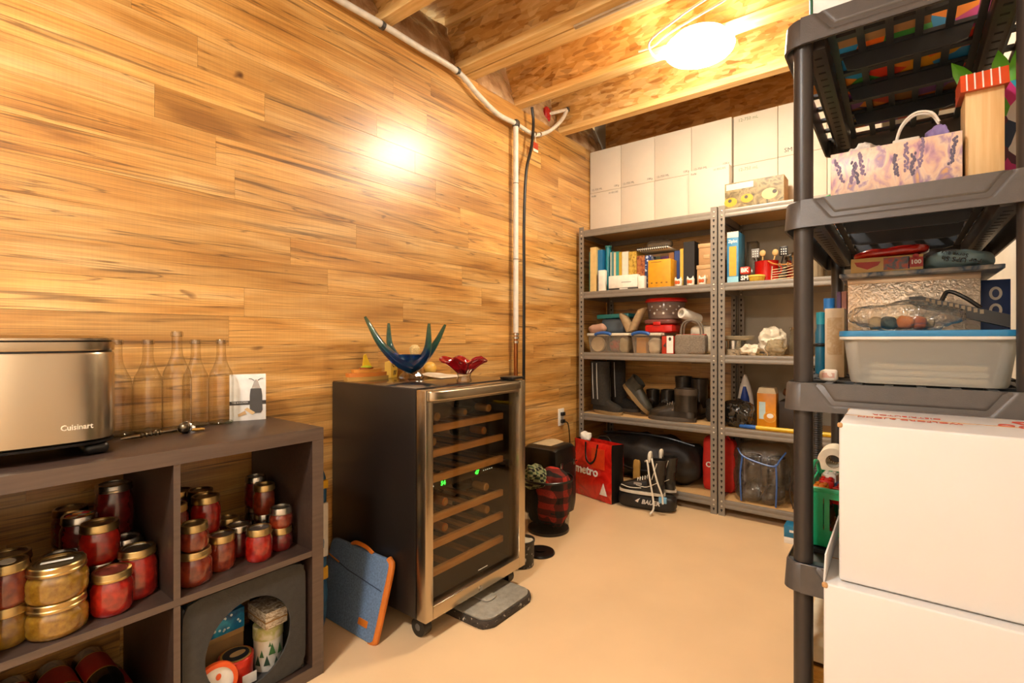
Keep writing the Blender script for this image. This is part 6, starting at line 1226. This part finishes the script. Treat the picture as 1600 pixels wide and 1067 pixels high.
patch(rect(.030, .026), (.035, 1.705, zk + .020), FY, UP, M('piece_red', '#b01f1c', .4), t, 'jigsaw_piece'); patch(oval(.007, .006, 0, .016), (.035, 1.705, zk + .020), FY, UP, M('piece_red'), t, 'jigsaw_knob'); text('100', .015, M('print_white'), (.035, 1.7038, zk + .020), FY, UP, t, bold=.0006)
t = thing('red_garment_bag', 'folded red and white plastic bag on the puzzle box', 'bag', (-.02, 1.77, zk + .04)); B(RZ((-.02, 1.77, zk + .041), -.06, 'Y')).sup((-.018, 1.775, zk + .0565), (.085, .055, .0145), 3.4, 10, .005, 22, 3).build('bag_body', BLOTCH('bag_redwhite', ['#8c0f0c', '#c4180f', '#b01510', '#c92a1c', '#d8c8c0'], 12, .25, coat=.5), t)
t = thing('courier_bag', 'pale blue courier bag with black print beside the puzzle box', 'bag', (.12, 1.80, zk)); B().sup((.122, 1.80, zk + .024), (.070, .085, .024), 3, 12, .008, 16, 2).build('bag_body', M('bag_paleblue', '#8fb0bc', .4), t)
text('For UPS Sh', .017, m_blk, (.125, 1.7105, zk + .018), (-.98, .02, .2), (-.2, 0, -.98), t, ext=.004); text('Serve aux', .014, m_blk, (.112, 1.7145, zk + .034), (-.97, .02, .25), (-.25, 0, -.97), t, ext=.004)
boxthing('navy_carton', 'navy carton with pale double rings next to the foil box', 'carton', .168, .234, 1.86, 1.98, zq, zq + .262, M('carton_navy', '#1c3f7a', .4))
o = bpy.data.objects['navy_carton']
for z_ in (.20, .245): patch([(.013 * math.cos(a), .018 * math.sin(a)) for a in [2 * PI * i / 20 for i in range(20)]], (.205, 1.86, zq + z_ - .02), FY, UP, M('print_white'), o, 'ring_print'); patch(oval(.007, .011), (.205, 1.8596, zq + z_ - .02), FY, UP, M('carton_navy'), o, 'ring_print')
for k, (x0, x1, c_, lb) in enumerate(((-.150, -.138, '#5a3a6a', 'thin purple book behind the silver foil box edge'), (-.138, -.124, '#b07a70', 'thin rose book against the silver foil box'))): book(x0, x1, zq + .245, c_, lb, y=1.80, d=.16, z=zq, grp='books on the plastic rack')
t = thing('cream_carton', 'narrow cream carton at the end of the clear bin', 'carton', (-.14, 1.62, zq)); B().box(-.160, -.116, 1.60, 1.68, zq, zq + .185, .001).build('carton_body', M('carton_beige', '#cdbb9c', .6), t); patch(rect(.034, .10, 0, .11), (-.138, 1.60, zq), FY, UP, BLOTCH('carton_faint', ['#c9b594', '#b89c74', '#d3c4a4'], 60, .6), t, 'faded_print')
t = thing('soap_packet', 'small white paper packets by the rack post', 'packet', (-.14, 1.46, zq)); B().sup((-.137, 1.452, zq + .014), (.019, .014, .0138), 4, 6, .002, 60, 1).build('packet_body', M('packet_white', '#ddd0c0', .6), t); B().box(-.150, -.124, 1.4375, 1.4385, zq + .008, zq + .02).build('stamp', M('stamp_rose', '#c99a88', .6), t)
t = thing('blue_flask', 'teal vacuum flask with a black strap behind the rack post', 'flask', (-.19, 1.78, zq)); B().lathe([(0, 0), (.014, 0), (.015, .004), (.015, .12), (.011, .135), (.011, .15), (0, .15)], (-.182, 1.72, zq), 18).build('flask_body', M('flask_teal', '#12607c', .3), t); B().lathe([(.012, .145), (.0125, .180), (0, .182)], (-.182, 1.72, zq), 16, cap=False).build('cap', M('flask_cap', '#1f90a4', .3), t); B().tube([(-.182 + .016 * math.cos(a), 1.72 + .016 * math.sin(a), zq + .085) for a in [2 * PI * i / 16 for i in range(16)]], .005, 8, closed=True).build('strap', m_blk, t)
t = thing('blue_tube', 'bright blue plastic tube with a wider cap next to the flask', 'tube', (-.165, 1.80, zq)); B().lathe([(0, 0), (.010, 0), (.010, .20), (0, .20)], (-.168, 1.79, zq), 16).build('tube_body', M('tube_blue', '#1a5fae', .3), t); B().lathe([(0, .19), (.0145, .19), (.0145, .225), (0, .226)], (-.168, 1.79, zq), 16).build('cap', M('tube_cap', '#1f78c4', .3), t)
# fourth tier: green basket of toy bricks, toilet roll
zq = ZP[1] + .0006
t = thing('green_basket', 'green plastic basket with slotted sides full of toy bricks', 'basket', (-.12, 1.60, zq)); m_gb = M('basket_green', '#12a06c', .35)
by0, by1, bx0, bx1 = 1.50, 1.72, -.188, -.02
b = B()
for (xa, xb, ya, yb) in ((bx0, bx1, by0, by0 + .004), (bx0, bx1, by1 - .004, by1), (bx0, bx0 + .004, by0, by1), (bx1 - .004, bx1, by0, by1)):
    b.box(xa, xb, ya, yb, zq, zq + .045); b.box(xa, xb, ya, yb, zq + .125, zq + .150)
for k in range(5):
    x_ = bx0 + (bx1 - bx0) * k / 4; xa, xb = max(bx0, x_ - (.022 if k == 0 else .006)), min(bx1, x_ + (.034 if k == 0 else .006)); b.box(xa, xb, by0, by0 + .004, zq + .045, zq + .125); b.box(xa, xb, by1 - .004, by1, zq + .045, zq + .125)
    y_ = by0 + (by1 - by0) * k / 4; ya, yb = max(by0, y_ - .008), min(by1, y_ + .008); b.box(bx0, bx0 + .004, ya, yb, zq + .045, zq + .125); b.box(bx1 - .004, bx1, ya, yb, zq + .045, zq + .125)
b.box(bx0, bx1, by0, by1, zq, zq + .003); b.build('basket_wall', m_gb, t, smooth=0)
B().tube(bez([(bx0 + .006, by0 + .03, zq + .148), (bx0 + .002, by0 + .06, zq + .185), (bx0 + .002, by1 - .06, zq + .185), (bx0 + .006, by1 - .03, zq + .148)], 18), .006, 8).build('handle', m_gb, t)
B().box(bx0 - .004, bx1 + .004, by0 - .004, by0 + .006, zq + .140, zq + .152, .003).build('rim', m_gb, t)
rt = random.Random(5); pal = ['#c01f16', '#1f55a8', '#1a1714', '#d8d0c2', '#c9701c', '#c01f16', '#d9a51e']
for k in range(26):
    L3 = k // 9; x_ = bx0 + .028 + (k % 3) * .052 + rt.uniform(-.006, .006); y_ = by0 + .036 + ((k // 3) % 3) * .07 + rt.uniform(-.008, .008); z_ = zq + .0045 + L3 * .052
    b = B(RZ((x_, y_, z_), rt.uniform(-.3, .3))); b.box(x_ - .018, x_ + .018, y_ - .024, y_ + .024, z_, z_ + .042, .002)
    br_ = b.build('toy_brick', M('brick_%s' % pal[k % 7].strip('#'), pal[k % 7], .3)); tag(br_, {'#c01f16': 'red', '#1f55a8': 'blue', '#1a1714': 'black', '#d8d0c2': 'white', '#c9701c': 'orange', '#d9a51e': 'yellow'}[pal[k % 7]] + ' toy brick in the green basket', 'toy brick', pal[k % 7] + ' toy bricks')
    br_['group'] = 'toy bricks in the basket'
    for dx in (-.009, .009):
        for dy in (-.012, .012): B(RZ((x_, y_, z_), 0)).cyl((x_ + dx, y_ + dy, z_ + .0415), (x_ + dx, y_ + dy, z_ + .046), .005, seg=8).build('stud', br_.data.materials[0], br_)
boxthing('grey_case', 'low grey plastic case under the toilet roll', 'case', -.21, -.04, 1.96, 2.14, zq, zq + .075, M('case_grey', '#8a8f8c', .5), bev=.006)
t = thing('toilet_roll', 'toilet paper roll lying with its open core outward', 'toilet roll', (-.19, 2.05, zq + .0755)); F = Matrix.Translation((-.175, 1.985, zq + .0755 + .046)) @ Matrix.Rotation(-PI / 2, 4, 'X') @ Matrix.Rotation(.0, 4, 'Y')
B(F).lathe([(.022, 0), (.044, 0), (.0455, .004), (.0455, .096), (.044, .10), (.022, .10), (.021, .002)], (0, 0, 0), 28, cap=False).build('paper', M('tissue_cream', '#ddd0b8', .9), t); B(F).lathe([(.0205, .001), (.022, .001), (.022, .099), (.0205, .099)], (0, 0, 0), 20, cap=False).build('core', M('core_brown'), t)
# lowest tier: wicker hamper
zq = ZP[0] + .0006
t = thing('wicker_hamper', 'golden wicker hamper with a pale band on the lowest rack tier', 'hamper', (-.05, 1.62, zq))
for k in range(13): z_ = zq + .006 + k * .0115; B().tube([((-.05) + x, 1.62 + y, z_) for x, y in rr(.29, .34, .03, 4)], .0062, 6, closed=True).build('cane', M('cane_gold', '#c9963c', .5), t)
B().box(-.185, .085, 1.46, 1.78, zq, zq + .15).build('lining', M('hamper_lining', '#6d4a1c', .8), t); B().box(-.198, .098, 1.447, 1.793, zq + .158, zq + .205, .01).build('band', M('hamper_band', '#d3c5a8', .7), t)
# corrugated hose behind the rack
hp_ = [(-.268, 2.40, .012 + i * .0045) for i in range(200)]
t = thing('vacuum_hose', 'black corrugated vacuum hose standing behind the plastic rack', 'hose', (-.268, 2.40, 0)); B().tube(hp_, [.0185 + .0022 * (i % 2) for i in range(200)], 14).build('hose_tube', M('hose_grey', '#2a2826', .4), t); B().cyl((-.268, 2.40, .0), (-.268, 2.40, .03), .024).build('hose_cuff', m_blk, t); B().cyl((-.268, 2.40, .90), (-.268, 2.40, .93), .022).build('hose_cuff', m_blk, t)
# ================================================================ BIG WHITE CARTONS IN FRONT OF THE RACK
m_wc = M('carton_big', '#cdcac6', .55, noise_=.015, scale=5, bump=.05, bscale=30); m_rp = M('print_red', '#b84a34', .6); m_kr = M('carton_core', '#b58a58', .8)
for k, (x0, x1, y0, z0, z1, lb) in enumerate(((-.100, .290, 1.088, 0, .3045, 'large white carton on the floor at the bottom of the stack by the rack'), (-.110, .285, 1.078, .305, .604, 'large white carton in the middle of the stack by the rack'), (-.088, .293, 1.100, .6055, .897, 'large white carton with red print, topmost of its stack by the rack'))):
    y1 = 1.344; t = thing('shipping_carton', lb, 'carton', ((x0 + x1) / 2, (y0 + y1) / 2, z0), 'large white cartons by the rack')
    B().box(x0, x1, y0, y1, z0, z1 - .0015, .004, 3).build('carton_body', m_wc, t)
    B().box(x0 + .002, x1 - .002, (y0 + y1) / 2 - .001, (y0 + y1) / 2 + .001, z1 - .002, z1 - .0006).build('flap_seam', m_kr, t)
    for (xx, yy) in ((x0 + .002, y0 + .002), (x0 + .002, y1 - .002)): B().sup((xx, yy, z1 - .006), (.0045, .0045, .0045), 3, 4, .001, 90, k, flat=False).build('torn_corner', m_kr, t)
    if k == 1: B(RZ((x0, y0, z1), .05, 'Y')).box(x0 - .001, x0 + .002, y0 + .004, y1 - .004, z1 - .002, z1 + .05, .0008).build('raised_flap', m_wc, t)
    if k == 2:
        zt4 = z1 - .0006
        text('DISTRIBUTOR', .020, m_rp, (.010, 1.255, zt4), (-1, 0, 0), (0, -1, 0), t, width=.105); text('WOLFORD & JOHN', .020, m_rp, (.012, 1.205, zt4), (-1, 0, 0), (0, -1, 0), t, width=.155)
        mp_ = [(.165, 1.29), (.185, 1.298), (.215, 1.296), (.242, 1.285), (.238, 1.25), (.246, 1.225), (.232, 1.195), (.236, 1.165), (.226, 1.15), (.215, 1.185), (.195, 1.215), (.18, 1.25)]
        B().tube([(x, y, zt4) for x, y in mp_], .0016, 6, closed=True).build('map_outline', m_rp, t)
        for (xa, ya) in ((.15, 1.235), (.175, 1.225), (.20, 1.235), (.225, 1.222), (.252, 1.235)): B().tube([(xa + .010 * math.cos(a), ya + .013 * math.sin(a), zt4) for a in [2 * PI * i / 12 for i in range(12)]], .0012, 6, closed=True).build('seal_mark', m_rp, t)
